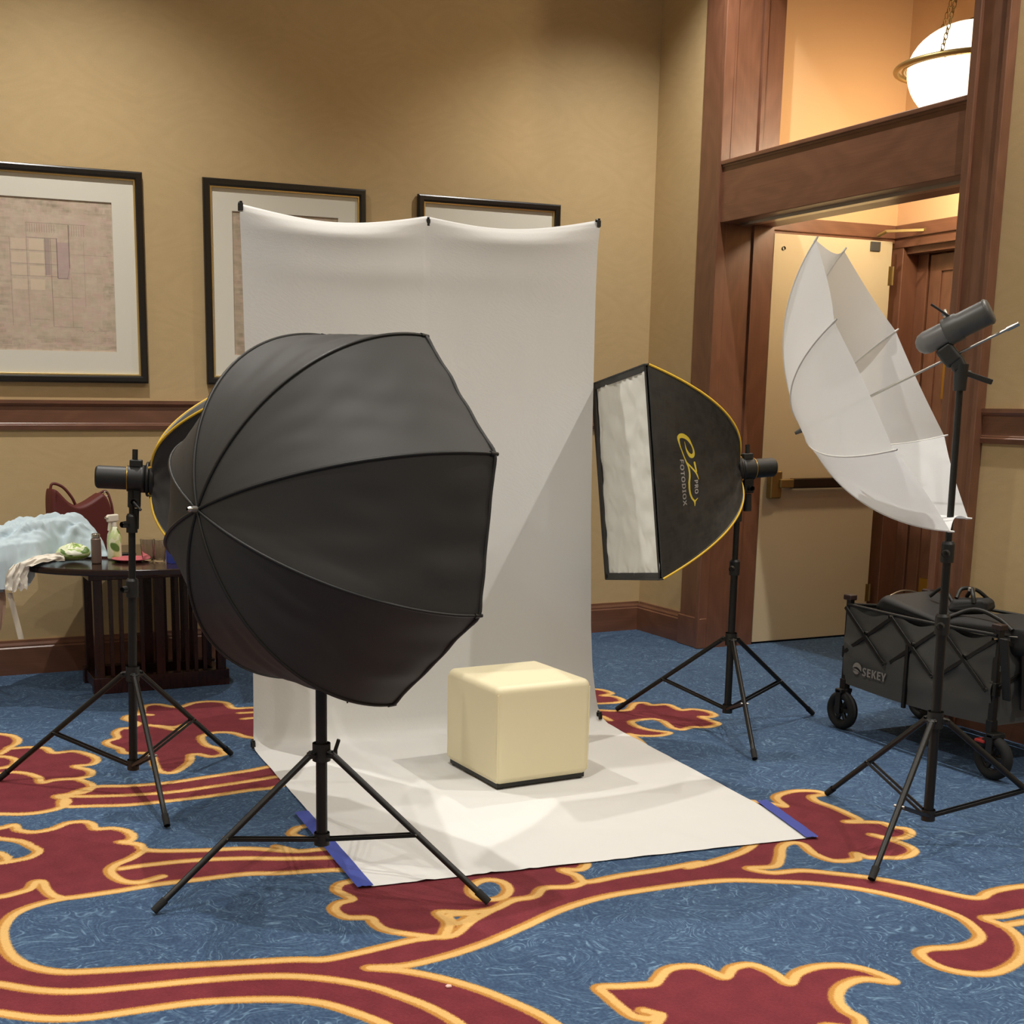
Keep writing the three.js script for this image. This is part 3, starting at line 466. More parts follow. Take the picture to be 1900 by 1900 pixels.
lightStand('black tripod light stand between the backdrop and the doorway', [3.856, 2.596], [[3.535, 2.096], [3.607, 3.14], [4.426, 2.553]], 0.09, 0.45, V(3.848, 1.3, 2.6));
lightStand('black tripod light stand in front of the wagon, carrying the umbrella', [3.53, 4.25], [[3.554, 3.684], [3.031, 4.512], [4.01, 4.551]], 0.087, 0.458, V(3.508, 1.7, 4.25));

// ───────────────────────── octagonal umbrella softbox ─────────────────────────
{
  const g = thing('octagonal_softbox', 'large black octagonal umbrella softbox turned away towards the cube stool', 'softbox');
  const C = V(1.5065, 1.2018, 3.6754), az = -0.353, el = -0.0889, R = 0.6331, phi = 0.4193, H = 0.6345;
  const n = V(Math.cos(el) * Math.cos(az), Math.sin(el), Math.cos(el) * Math.sin(az)), u = V(-Math.sin(az), 0, Math.cos(az)), v = new THREE.Vector3().crossVectors(u, n); if (v.y < 0) v.negate();
  const hub = C.clone().addScaledVector(n, -H);
  const dir = (k) => v.clone().multiplyScalar(Math.cos(phi + k * Math.PI / 4)).addScaledVector(u, Math.sin(phi + k * Math.PI / 4));
  const f = (a) => Math.sqrt(a * (2 - a));
  const rib = (k, a, off = 0) => hub.clone().addScaledVector(n, H * a - off * (1 - a)).addScaledVector(dir(k), R * f(a) + off);
  const skins = [];
  for (let k = 0; k < 8; k++) {
    const skin = (off) => (w, t) => {
      const a = t * t; const p = rib(k, a, off).lerp(rib(k + 1, a, off), w), mid = Math.sin(Math.PI * w);
      const inward = dir(k).add(dir(k + 1)).normalize();
      const creaseRim = Math.sin((w * 9 + k * 2 + t * 5)) * smooth(0.75, 0.93, t) * (1 - 0.7 * smooth(0.93, 1, t)) * 0.005 * mid + N3(w * 3 + k * 5, t * 4, k) * 0.006 * mid * f(a) * (1 - 0.7 * smooth(0.85, 1, t)) + Math.sin(w * 22 + N2(k, t * 3) * 3) * 0.0022 * mid * smooth(0.3, 0.6, t);
      return p.addScaledVector(inward, -0.022 * mid * f(a) * (1 - smooth(0.5, 1, t)) + creaseRim);
    };
    skins.push(skin(0)); part('panel', sheet(skin(0), 24, 40), M.nylon, g);
    part('lining', sheet((w, t) => { const a = t * t * 0.9, o = 0.07; return hub.clone().addScaledVector(n, H * a + 0.02 * (1 - a)).addScaledVector(dir(k).lerp(dir(k + 1), w), Math.max(0.001, (R - o) * f(a))); }, 10, 20), M.silver, g);
    const pts = []; for (let i = 0; i <= 20; i++) { const t = i / 20; pts.push(rib(k, t * t, 0.001)); }
    part('rib', tube(pts, 0.0055, 40, 6), M.blackPlastic, g);
    const tip = rib(k, 1, 0.0); part('rib_tip', bar(tip.clone().addScaledVector(n, -0.02), tip.clone().addScaledVector(n, 0.012), 0.008, 0.006, 10, true), M.blackPlastic, g);
  }
  const rimPts = []; for (let k = 0; k < 8; k++) for (let i = 0; i < 8; i++) rimPts.push(skins[k](i / 8, 1));
  part('rim_binding', tube(rimPts, 0.006, 256, 6, true), M.nylon, g);
  part('diffuser', sheet((s, t) => { const a = s * 8, k = Math.floor(Math.min(7.999, a)), w = a - k; return C.clone().addScaledVector(n, -0.04).lerp(rib(k, 1).lerp(rib(k + 1, 1), w).addScaledVector(n, -0.03), t * 0.93); }, 64, 6), M.diffuser, g);
  part('ferrule', merge([bar(hub.clone().addScaledVector(n, -0.028), hub.clone().addScaledVector(n, 0.006), 0.008, 0.013, 16, true), bar(hub.clone().addScaledVector(n, -0.036), hub.clone().addScaledVector(n, -0.026), 0.005, 0.009, 12, true)]), M.steel, g);
  part('shaft', bar(hub, C.clone().addScaledVector(n, -0.12), 0.005), M.steel, g);
  part('bracket', merge([bar(V(1.35, 1.15, 3.74), V(1.35, 1.26, 3.74), 0.03, 0.03, 16, true)]), M.blackPlastic, g);
  const q = V(1.43, 0.63, 3.76); part('zip_cord', tube([V(1.43, 0.68, 3.76), q, V(1.432, 0.595, 3.762)], 0.003, 8, 6), M.blackPlastic, g);
}

// ───────────────────────── rectangular softboxes with flash heads ─────────────────────────
function logoTexture() {
  const cv = document.createElement('canvas'); cv.width = 1024; cv.height = 2048; const g = cv.getContext('2d'); g.scale(2, 2);
  g.fillStyle = '#2b2a27'; g.fillRect(0, 0, 512, 1024);
  for (let i = 0; i < 2500; i++) { g.fillStyle = `rgba(${rnd() < 0.5 ? '50,48,42' : '20,19,17'},0.16)`; g.fillRect(rr(0, 512), rr(0, 1024), rr(2, 26), rr(6, 60)); }
  // script letters traced as tapered strokes in a 1200 x 1900 frame
  const brush = (pts, col) => { const c = new THREE.CatmullRomCurve3(pts.map(([x, y, w]) => V(x, y, w))).getPoints(90); g.fillStyle = col; for (const p of c) { g.beginPath(); g.ellipse(p.x, p.y, p.z / 2, p.z / 2, 0, 0, 7); g.fill(); } };
  g.save(); g.translate(72, 300); g.scale(0.2, 0.316); g.translate(-540, -340);
  const Y = '#c9b23c';
  brush([[655, 480, 12], [680, 610, 26], [720, 690, 50], [770, 730, 76], [810, 690, 50], [815, 610, 32], [770, 490, 34], [700, 400, 70], [620, 375, 84], [555, 420, 50], [560, 520, 28], [610, 680, 22], [660, 820, 22]], Y);
  brush([[660, 820, 22], [700, 940, 26], [710, 1080, 28], [690, 1250, 32], [695, 1400, 32], [725, 1520, 30], [770, 1610, 30], [765, 1690, 10]], Y); brush([[770, 1610, 30], [830, 1560, 12]], Y);
  brush([[670, 845, 20], [760, 960, 28], [830, 1060, 30], [872, 1185, 14]], Y); brush([[818, 850, 36], [825, 920, 34], [838, 1030, 28]], Y);
  g.restore();
  const word = (s, x, y, size, col, len) => { g.save(); g.translate(x, y); g.rotate(Math.PI / 2); g.font = `bold ${size}px sans-serif`; g.fillStyle = col; const w = g.measureText(s).width; g.scale(len / w, 1); g.fillText(s, 0, 0); g.restore(); };
  word('FOTODIOX', 77, 442, 18, '#8f8b85', 266); word('PRO', 122, 567, 19, '#a19d97', 92);
  const t = new THREE.CanvasTexture(cv); t.colorSpace = THREE.SRGBColorSpace; t.magFilter = THREE.LinearFilter; return t;
}
const logoMat = std({ map: logoTexture(), roughness: 0.5, side: THREE.DoubleSide });
function rectSoftbox(label, origin, X, Y, wide, tall, deep) {   // ring at the origin, opening along +X, wide along Z
  const g = thing('rectangular_softbox', label, 'softbox', origin.toArray(), 0, 'rectangular softboxes with yellow piping');
  const Z = new THREE.Vector3().crossVectors(X, Y).normalize(); Y = new THREE.Vector3().crossVectors(Z, X).normalize();
  g.quaternion.setFromRotationMatrix(new THREE.Matrix4().makeBasis(X, Y, Z));
  const r = 0.062, corner = (sy, sz, a) => { const q = Math.sqrt(a); return V(deep * a, sy * lerp(r, tall / 2, q), sz * lerp(r, wide / 2, q)); };
  const cs = [[1, -1], [1, 1], [-1, 1], [-1, -1]];
  const face = (i, off = 0) => (w, t) => {
    const a = t * t, [y0, z0] = cs[i], [y1, z1] = cs[(i + 1) % 4], p = corner(y0, z0, a).lerp(corner(y1, z1, a), w), mid = Math.sin(Math.PI * w);
    const out = V(0, (y0 + y1) / 2, (z0 + z1) / 2);
    const sag = -0.05 * mid * Math.sin(Math.PI * Math.min(1, t)) + N3(w * 4 + i * 3, t * 5, i) * 0.006 * mid * (t < 0.98 ? 1 : 0) + Math.sin(w * 30 + t * 9) * 0.002 * mid;
    return p.addScaledVector(out, sag + off);
  };
  for (let i = 0; i < 4; i++) {
    let geo = sheet(face(i), 24, 28);
    if (i === 3) { const uv = geo.attributes.uv; for (let k = 0; k < uv.count; k++) uv.setXY(k, 1 - uv.getY(k), uv.getX(k)); }   // near side carries the print: across = depth, up = height
    part('panel', geo, i === 3 ? logoMat : M.nylon, g, i === 3 ? 'black side panel with yellow script lettering' : undefined);
    const pts = []; for (let k = 0; k <= 16; k++) pts.push(corner(...cs[i], (k / 16) ** 2));
    part('piping', tube(pts, 0.0055, 32, 6), M.yellowPiping, g);
    part('lining', sheet(face(i, -0.01), 24, 28), M.silver, g);
  }
  // front frame and ruffled diffuser set inside it
  const fr = []; const w2 = wide / 2, t2 = tall / 2;
  for (const [a, b] of [[[t2, -w2], [t2, w2]], [[-t2, -w2], [-t2, w2]], [[t2, w2], [-t2, w2]]]) fr.push(flatBar(V(deep + 0.008, a[0], a[1]), V(deep + 0.008, b[0], b[1]), 0.028, 0.008, V(1, 0, 0)));
  part('front_edge', merge(fr), M.nylon, g);
  const rim = []; const m = 0.03; for (const [y0, y1, z0, z1] of [[t2 - m, t2, -w2, w2], [-t2, -t2 + m, -w2, w2], [-t2, t2, w2 - 0.035, w2], [-t2, t2, -w2, -w2 + 0.006]]) rim.push(box(deep + 0.012, y0, z0, deep + 0.02, y1, z1, 0.002));
  part('front_lip', merge(rim), M.nylon, g);
  part('diffuser', sheet((s, t) => { const z = lerp(-w2 + 0.004, w2 - 0.03, s), y = lerp(-t2 + 0.018, t2 - 0.024, t); const e = Math.min(t, 1 - t) < 0.03 ? 1 : 0, edge = smooth(0.9, 1, s); return V(deep + 0.014 + N2(s * 3, t * 5) * 0.006 + N2(s * 9 + 5, t * 13) * 0.0022 + Math.sin(s * 60) * 0.003 * e - edge * 0.004, y + Math.sin(s * 40) * 0.004 * e, z); }, 40, 60), M.diffuser, g);
  part('speed_ring', merge([new THREE.TorusGeometry(0.07, 0.012, 12, 40).rotateY(Math.PI / 2), new THREE.TorusGeometry(0.062, 0.008, 8, 40).rotateY(Math.PI / 2).translate(-0.018, 0, 0)]), M.blackMetal, g);
  for (const [y, z] of cs) part('rod_socket', bar(V(-0.012, y * 0.05, z * 0.05), V(0.03, y * 0.064, z * 0.064), 0.008, 0.008, 10, true), M.brass, g);
  return g;
}
function flashHead(label, origin, X, long) {   // studio flash, tube end at the origin pointing along X, on a tilting stand bracket
  const g = thing('studio_flash', label, 'flash', origin.toArray(), 0, 'studio flash heads');
  const up = V(0, 1, 0), Z = new THREE.Vector3().crossVectors(X, up).normalize(), Y = new THREE.Vector3().crossVectors(Z, X);
  g.quaternion.setFromRotationMatrix(new THREE.Matrix4().makeBasis(X, Y, Z));
  part('body', lathe([[0.001, -long], [0.04, -long], [0.0455, -long + 0.008], [0.0455, -0.08], [0.05, -0.075], [0.05, -0.03], [0.055, -0.025], [0.055, 0], [0.001, 0]], 32).rotateZ(-Math.PI / 2), M.blackPlastic, g);
  part('gold_band', new THREE.TorusGeometry(0.0505, 0.0022, 6, 40).rotateY(Math.PI / 2).translate(-0.078, 0, 0), M.brass, g);
  part('control_panel', lathe([[0.001, -long - 0.002], [0.036, -long - 0.002]], 24).rotateZ(-Math.PI / 2), M.greyPlastic, g);
  part('bracket', merge([box(-0.075, -0.115, -0.02, -0.025, -0.04, 0.02, 0.005), bar(V(-0.05, -0.09, -0.05), V(-0.05, -0.09, 0.05), 0.012, 0.012, 12, true)]), M.blackPlastic, g);
  part('lock_knob', merge([box(-0.07, 0.045, -0.022, -0.02, 0.075, 0.022, 0.005), bar(V(-0.05, 0.07, 0), V(-0.05, 0.115, 0), 0.011, 0.011, 12, true)]), M.blackPlastic, g);
  part('lever', merge([bar(V(-0.05, -0.09, 0.045), V(-0.02, -0.12, 0.06), 0.006), bar(V(-0.05, -0.12, 0), V(-0.05, -0.2, 0), 0.02, 0.02, 14, true)]), M.blackPlastic, g);
  return g;
}
{
  const n = V(-0.9876, -0.0579, -0.1457).normalize(), az = 3.288, u = V(-Math.sin(az), 0, Math.cos(az)), ro = -0.1307;
  let v = new THREE.Vector3().crossVectors(u, n); if (v.y < 0) v.negate();
  const vv = v.clone().multiplyScalar(Math.cos(ro)).addScaledVector(u, -Math.sin(ro));
  const ringR = V(3.8114, 1.2705, 2.608);
  rectSoftbox('black softbox with white front and yellow script, right of the backdrop', ringR, n, vv, 0.6103, 0.9452, 0.5469);
  flashHead('black flash head on the softbox beside the doorway', ringR.clone().addScaledVector(n, -0.02), n, 0.19);
  const nl = V(0.965, -0.05, 0.26).normalize(), ringL = V(1.075, 1.263, 2.49);
  rectSoftbox('black softbox with yellow piping, mostly hidden behind the octagonal softbox', ringL, nl, V(0.05, 1, 0.1).normalize(), 0.61, 0.94, 0.547);
  flashHead('black flash head above the table with clothes', ringL.clone().addScaledVector(nl, -0.02), nl, 0.2);
}

// ───────────────────────── shoot-through umbrella ─────────────────────────
{
  const g = thing('photo_umbrella', 'white translucent shoot-through umbrella tilted on the right hand stand', 'umbrella');
  const C = V(3.3794, 1.6511, 4.0762), az = 0.9366, el = 0.4805, R = 0.59, phi = -0.4187, H = 0.3427;
  const n = V(Math.cos(el) * Math.cos(az), Math.sin(el), Math.cos(el) * Math.sin(az)), u = V(-Math.sin(az), 0, Math.cos(az)), v = new THREE.Vector3().crossVectors(u, n); if (v.y < 0) v.negate();
  const dir = (k) => v.clone().multiplyScalar(Math.cos(phi + k * Math.PI / 4)).addScaledVector(u, -Math.sin(phi + k * Math.PI / 4));
  const S = (R * R + H * H) / (2 * H), tm = Math.asin(Math.min(1, R / S));
  const rib = (k, t, off = 0) => C.clone().addScaledVector(n, -H + (S - off) - (S - off) * Math.cos(tm * t) + off * 1).addScaledVector(dir(k), (S - off) * Math.sin(tm * t));
  for (let k = 0; k < 8; k++) {
    part('panel', sheet((w, t) => { const p = rib(k, t).lerp(rib(k + 1, t), w), mid = Math.sin(Math.PI * w); const c = dir(k).add(dir(k + 1)).normalize(); return p.addScaledVector(c, -0.03 * mid * t * t * (t > 0.5 ? 1 : 2 * t)); }, 16, 20), M.umbrella, g);
    const pts = []; for (let i = 0; i <= 14; i++) pts.push(rib(k, i / 14));
    part('rib', tube(pts, 0.003, 24, 6), M.whiteRib, g);
    const tip = rib(k, 1); const e = tip.clone().sub(rib(k, 0.95)).normalize();
    part('rib_tip', bar(tip.clone().addScaledVector(e, -0.008), tip.clone().addScaledVector(e, 0.014), 0.0045, 0.003, 8, true), M.whiteRib, g);
    part('stretcher', bar(C.clone().addScaledVector(n, -0.21), rib(k, 0.34, 0.004), 0.0025, 0.0025, 6), M.whiteRib, g);
  }
  const hub = C.clone().addScaledVector(n, -H);
  part('shaft', bar(hub.clone().addScaledVector(n, -0.03), C.clone().addScaledVector(n, 0.425), 0.0048, 0.0048, 12, true), M.steel, g);
  part('runner', bar(C.clone().addScaledVector(n, -0.24), C.clone().addScaledVector(n, -0.19), 0.011, 0.011, 12, true), M.whiteRib, g);
  part('ferrule', bar(hub.clone().addScaledVector(n, -0.04), hub.clone().addScaledVector(n, 0.004), 0.006, 0.012, 12, true), M.greyPlastic, g);
  part('shaft_cap', bar(C.clone().addScaledVector(n, 0.395), C.clone().addScaledVector(n, 0.435), 0.008, 0.008, 12, true), M.steel, g);
  // flash head clamped beside the shaft
  const B = V(3.508, 1.742, 4.25), o = B.clone().addScaledVector(V(0, 1, 0), 0.115).addScaledVector(n, -0.135);
  const h = thing('studio_flash', 'dark grey flash head beside the umbrella shaft', 'flash', o.toArray(), 0, 'studio flash heads');
  const Z = new THREE.Vector3().crossVectors(n, V(0, 1, 0)).normalize(), Y = new THREE.Vector3().crossVectors(Z, n);
  const X = n.clone().negate(); h.quaternion.setFromRotationMatrix(new THREE.Matrix4().makeBasis(X, Y, new THREE.Vector3().crossVectors(X, Y)));
  part('body', lathe([[0.001, -0.225], [0.038, -0.225], [0.046, -0.217], [0.046, -0.21], [0.044, -0.208], [0.044, -0.12], [0.049, -0.115], [0.049, -0.07], [0.044, -0.066], [0.001, -0.066]], 32).rotateZ(-Math.PI / 2), M.greyPlastic, h);
  part('dome', lathe([[0.04, -0.066], [0.04, 0.0], [0.034, 0.02], [0.018, 0.034], [0.001, 0.038]], 28).rotateZ(-Math.PI / 2), std({ color: 0x6a6a68, roughness: 0.35 }), h);
  part('bayonet_knob', merge([bar(V(-0.09, 0.04, 0.01), V(-0.09, 0.075, 0.015), 0.009, 0.009, 12, true), bar(V(-0.085, 0.06, -0.015), V(-0.085, 0.068, 0.03), 0.006)]), M.steel, h);
  part('lever', flatBar(V(-0.1, 0.045, -0.01), V(-0.065, 0.11, -0.02), 0.016, 0.008, V(0, 0, 1)), M.blackPlastic, h);
  const k = thing('umbrella_bracket', 'black tilting bracket gripping the umbrella shaft on top of the stand', 'bracket', [3.508, 1.66, 4.25]);
  const P = (a) => V(...a);
  part('socket', bar(P([0, -0.03, 0]), P([0, 0.06, 0]), 0.021, 0.024, 16, true), M.blackPlastic, k);
  part('tilt_head', merge([flatBar(P([0.0, 0.04, 0]), V(0, 0.1, 0).addScaledVector(n, -0.03), 0.045, 0.05, Z), flatBar(V(0, 0.07, 0).addScaledVector(n, -0.02), V(0, 0.155, 0).addScaledVector(n, -0.075), 0.05, 0.06, Z)]), M.blackPlastic, k);
  part('lever', merge([flatBar(P([0.01, 0.03, 0.01]), P([0.1, 0.0, 0.045]), 0.018, 0.012), bar(P([0, 0.035, 0]), P([0.03, 0.03, 0.012]), 0.009)]), M.blackPlastic, k);
}

// ───────────────────────── table against the wall ─────────────────────────
const TT = 0.735;
{
  const g = thing('side_table', 'dark wooden oval table with a slatted base, against the wall', 'table', [1.5, 0, 0.64]);
  const ov = (rx, rz, y0, y1, b) => { const s = new THREE.Shape(); s.absellipse(0, 0, rx - b, rz - b, 0, Math.PI * 2); return new THREE.ExtrudeGeometry(s, { depth: y1 - y0 - 2 * b, bevelEnabled: true, bevelThickness: b, bevelSize: b, bevelSegments: 3, curveSegments: 64 }).rotateX(-Math.PI / 2).translate(0, y0 + b, 0); };
  part('top', ov(0.78, 0.6, TT - 0.034, TT, 0.008), std({ color: 0x2a1d18, roughness: 0.16 }), g);
  part('apron', box(-0.42, TT - 0.11, -0.3, 0.42, TT - 0.03, 0.1, 0.004), M.tableWood, g);
  for (const x of [-0.37, -0.04, 0.3]) for (const z of [0.05, -0.27]) part('post', box(x - 0.024, 0.02, z - 0.024, x + 0.024, TT - 0.1, z + 0.024, 0.003), M.tableWood, g);
  for (const x of [-0.3, -0.245, -0.19, -0.135, 0.06, 0.11, 0.16, 0.21]) part('slat', box(x - 0.011, 0.08, 0.04, x + 0.011, TT - 0.1, 0.056, 0.002), M.tableWood, g);
  for (const x of [-0.3, -0.245, -0.19, -0.135, 0.06, 0.11, 0.16, 0.21]) part('slat', box(x - 0.011, 0.08, -0.28, x + 0.011, TT - 0.1, -0.264, 0.002), M.tableWood, g);
  part('bottom_rail', merge([box(-0.41, 0.0, 0.02, 0.34, 0.09, 0.08, 0.004), box(-0.41, 0.0, -0.3, 0.34, 0.09, -0.24, 0.004), box(-0.4, 0.02, -0.27, -0.34, 0.08, 0.05, 0.003), box(0.27, 0.02, -0.27, 0.33, 0.08, 0.05, 0.003)]), M.tableWood, g);
}
// maroon handbag
{
  const g = thing('handbag', 'maroon leather handbag with a loop strap, behind the clothes on the table', 'bag', [1.105, TT, 0.36], 0.3);
  const leather = std({ color: 0x5a201c, roughness: 0.55 });
  const s = new THREE.Shape(); s.moveTo(-0.17, 0); s.lineTo(-0.178, 0.2); s.bezierCurveTo(-0.18, 0.3, -0.175, 0.345, -0.165, 0.36); s.bezierCurveTo(-0.12, 0.36, -0.1, 0.28, -0.03, 0.265); s.bezierCurveTo(0.02, 0.262, 0.07, 0.3, 0.12, 0.325); s.bezierCurveTo(0.16, 0.32, 0.175, 0.25, 0.19, 0.18); s.lineTo(0.18, 0); s.lineTo(-0.17, 0);
  const body = new THREE.ExtrudeGeometry(s, { depth: 0.05, bevelEnabled: true, bevelThickness: 0.03, bevelSize: 0.02, bevelOffset: -0.02, bevelSegments: 5, curveSegments: 24 }).translate(0, 0, -0.025);
  part('body', body, leather, g);
  part('strap', tube([V(-0.165, 0.34, 0), V(-0.15, 0.385, 0.0), V(-0.1, 0.37, 0.01), V(-0.05, 0.31, 0.02), V(-0.03, 0.27, 0.02)], 0.008, 32, 8), leather, g);
  part('strap_end', tube([V(0.12, 0.32, 0), V(0.16, 0.335, 0.01), V(0.18, 0.27, 0.03), V(0.185, 0.2, 0.04)], 0.007, 20, 8), leather, g);
  part('buckle', new THREE.TorusGeometry(0.014, 0.003, 6, 16).translate(0.155, 0.32, 0.02), M.steel, g);
}
// garments: draped mounds, each its own surface
function garment(name, label, category, fn, color, nu = 60, nv = 60) { return single(name, label, category, sheet(fn, nu, nv), std({ color, roughness: 0.95, side: THREE.DoubleSide }), 'garments on the table'); }
const folds = (x, z, k) => N2(x * 9 + k, z * 14) * 0.012 + Math.abs(N2(x * 16 + k * 3, z * 7 + 4)) * 0.016;
const track = (pts, t) => { const q = t * (pts.length - 1), i = Math.min(pts.length - 2, Math.floor(q)), f = q - i; return pts[i].map((p, k) => lerp(p, pts[i + 1][k], f)); };
garment('folded_garment', 'light blue garment heaped along the left end of the table', 'clothing', (u, v) => {
  const x = lerp(0.52, 1.2, u), off = 1 - smooth(0.74, 0.86, x);          // 1 where it hangs past the table end
  const h = 0.205 * Math.pow(Math.max(0.0005, 1 - Math.pow(Math.abs((x - 0.98) / (x > 0.98 ? 0.222 : 0.54)), 2.4)), 0.6) + 0.01;
  const zf = lerp(0.66, 0.84, smooth(0.95, 0.8, x)), zb = 0.47;
  const prof = [[zb, lerp(TT + 0.012, TT + 0.03, off)], [zb + 0.02, TT + 0.012 + h * 0.8], [lerp(zb, zf, 0.38), TT + 0.012 + h], [lerp(zb, zf, 0.7), TT + 0.012 + h * 0.86], [zf - 0.02, TT + 0.012 + h * 0.5], [zf, lerp(TT + 0.012, TT + 0.02, off)], [zf + 0.012 * off, lerp(TT + 0.01, 0.62, off)]];
  const [z, y] = track(prof, v), mid = Math.sin(Math.PI * Math.min(1, v * 1.15));
  const wr = N2(x * 3.2 + 1, z * 17 + x * 9) * 0.024 + N2(x * 8, z * 30 + 7) * 0.007 + Math.abs(N2(x * 14 + 3, z * 14)) * 0.008;
  return V(x + (v > 0.85 ? N2(x * 6, 2) * 0.006 : 0), Math.max(y + wr * mid * (v < 0.86 ? 1 : 0), v < 0.84 || off < 0.5 ? TT + 0.008 : 0), z + wr * 0.7 * (v > 0.5 ? 1 : 0));
}, 0xbccdd4, 110, 70);
garment('white_garment', 'white garment bunched along the front of the light blue one and hanging off the table', 'clothing', (u, v) => {
  const [px, py, pz] = track([[0.93, TT + 0.05, 0.8], [0.86, TT + 0.06, 0.875], [0.79, TT + 0.05, 0.885], [0.725, TT + 0.02, 0.885], [0.7, TT - 0.05, 0.885], [0.695, TT - 0.12, 0.885]], v);
  const down = smooth(0.5, 0.75, v), s = u - 0.5, bun = Math.sin(u * 17 + v * 4) * 0.008 + N2(u * 5, v * 6) * 0.01;
  return V(px + s * lerp(0.05, 0.1, down) + bun * 0.4, py - Math.abs(s) * 0.05 * (1 - down) + bun * 0.6 + (v > 0.93 ? N2(u * 4, 3) * 0.012 : 0), pz + s * lerp(0.11, 0.02, down) + bun * 0.8);
}, 0xe8e2d4, 50, 50);
garment('blue_sleeve', 'pale blue sleeve hanging down at the left end of the table', 'clothing', (u, v) => {
  const y = lerp(TT + 0.1, 0.6, v), x = 0.615 + (u - 0.5) * 0.085 - v * 0.02 + Math.sin(v * 7) * 0.006, z = 0.78 + Math.sin(u * 11) * 0.012 + (u - 0.5) * 0.05 + v * 0.02;
  return V(x + 0.09 * Math.pow(1 - v, 5), y, z - 0.1 * Math.pow(1 - v, 4));
}, 0xbfd0d8, 30, 40);
garment('cloth_tail', 'pinkish cloth tail at the left picture edge under the hanging clothes', 'clothing', (u, v) => V(0.625 + (u - 0.5) * lerp(0.055, 0.004, v * v) - 0.004 + Math.sin(v * 4) * 0.006, lerp(0.62, 0.4, v), 0.81 + Math.sin(u * 6) * 0.006), 0xb99a82, 10, 24);
garment('fabric_belt', 'cream fabric belt dangling from the clothes on the table', 'clothing', (u, v) => V(0.667 + (u - 0.5) * 0.028 + v * 0.046, lerp(0.6, 0.355, v), 0.845 + Math.sin(u * 3 + v * 6) * 0.005), 0xd9cfbb, 8, 24);
{
  const cv = document.createElement('canvas'); cv.width = 128; cv.height = 128; const c = cv.getContext('2d'); c.fillStyle = '#dfe3c2'; c.fillRect(0, 0, 128, 128);
  for (let i = 0; i < 60; i++) { c.fillStyle = ['#8fb04d', '#b9cf86', '#eef0dc', '#5b7a3a', '#c7d79b'][Math.floor(rnd() * 5)]; c.beginPath(); c.ellipse(rr(0, 128), rr(0, 128), rr(4, 22), rr(3, 12), rr(0, 3), 0, 7); c.fill(); }
  const t = new THREE.CanvasTexture(cv); t.colorSpace = THREE.SRGBColorSpace;
  const g = single('snack_packet', 'crumpled green and white packet in front of the clothes on the table', 'packet', sheet((u, v) => { const a = u * Math.PI * 2, b = (v - 0.5) * Math.PI, c1 = Math.cos(b); return V(1.005 + Math.cos(a) * c1 * 0.09, TT + 0.045 + Math.sin(b) * 0.04 + Math.max(0, Math.sin(b)) * N2(Math.cos(a) * 3, Math.sin(a) * 3 + b) * 0.02, 0.76 + Math.sin(a) * c1 * 0.06); }, 32, 18), std({ map: t, roughness: 0.35 }));
  const b2 = thing('spray_bottle', 'green patterned spray bottle with a white trigger on the table', 'bottle', [1.225, TT, 0.73], 0.6);
  part('body', lathe([[0.001, 0], [0.034, 0], [0.038, 0.01], [0.038, 0.1], [0.034, 0.135], [0.02, 0.165], [0.015, 0.18], [0.001, 0.18]], 28), std({ map: t, roughness: 0.3 }), b2);
  part('trigger_head', merge([bar(V(0, 0.175, 0), V(0, 0.2, 0), 0.017, 0.016, 14, true), box(-0.042, 0.2, -0.013, 0.03, 0.24, 0.013, 0.008), flatBar(V(-0.026, 0.205, 0), V(-0.036, 0.155, 0), 0.014, 0.008, V(0, 0, 1)), bar(V(-0.042, 0.226, 0), V(-0.056, 0.226, 0), 0.007, 0.007, 10, true)]), std({ color: 0xe0dccb, roughness: 0.4 }), b2);
  const th = thing('drinks_flask', 'slim grey brown metal flask standing on the table', 'flask', [1.105, TT, 0.88]);
  part('body', lathe([[0.001, 0], [0.024, 0], [0.026, 0.006], [0.026, 0.125], [0.022, 0.132], [0.001, 0.132]], 28), std({ color: 0x7a675e, roughness: 0.35, metalness: 0.4 }), th);
  part('lid', lathe([[0.001, 0.131], [0.021, 0.131], [0.022, 0.136], [0.022, 0.152], [0.018, 0.157], [0.001, 0.157]], 24), M.steel, th);
  const pl = thing('pink_plate', 'shallow pink plate on the table', 'plate', [1.29, TT, 0.84]);
  part('dish', lathe([[0.001, 0.003], [0.06, 0.003], [0.1, 0.014], [0.102, 0.016], [0.1, 0.018], [0.06, 0.007], [0.001, 0.007]], 40), std({ color: 0xc0606a, roughness: 0.35 }), pl);
  part('foot', lathe([[0.05, 0], [0.055, 0], [0.055, 0.004], [0.05, 0.004]], 32), std({ color: 0xc0606a, roughness: 0.35 }), pl);
  const glassMat = new THREE.MeshPhysicalMaterial({ color: 0xffffff, roughness: 0.03, transmission: 1, thickness: 0.004, ior: 1.45 });
  const tumbler = lathe([[0.001, 0], [0.026, 0], [0.03, 0.006], [0.038, 0.115], [0.0362, 0.116], [0.028, 0.012], [0.001, 0.01]], 32);
  [['clear glass tumbler on the table, left of the pair beside the blue box', 1.375, 0.86], ['clear glass tumbler on the table right next to the blue box', 1.425, 0.92]].forEach(([label, x, z]) => { const s = single('glass_tumbler', label, 'glass', tumbler, glassMat, 'tumblers on the table'); s.position.set(x, TT + 0.001, z); });
  const bb = thing('small_box', 'small bright blue carton at the right end of the table things', 'box', [1.5, TT, 0.99], 0.2);
  part('carton', box(-0.045, 0, -0.035, 0.045, 0.085, 0.035, 0.002), std({ color: 0x2d3f94, roughness: 0.5 }), bb);
  part('lid', box(-0.046, 0.082, -0.036, 0.046, 0.09, 0.036, 0.002), std({ color: 0x9fb0cc, roughness: 0.5 }), bb);
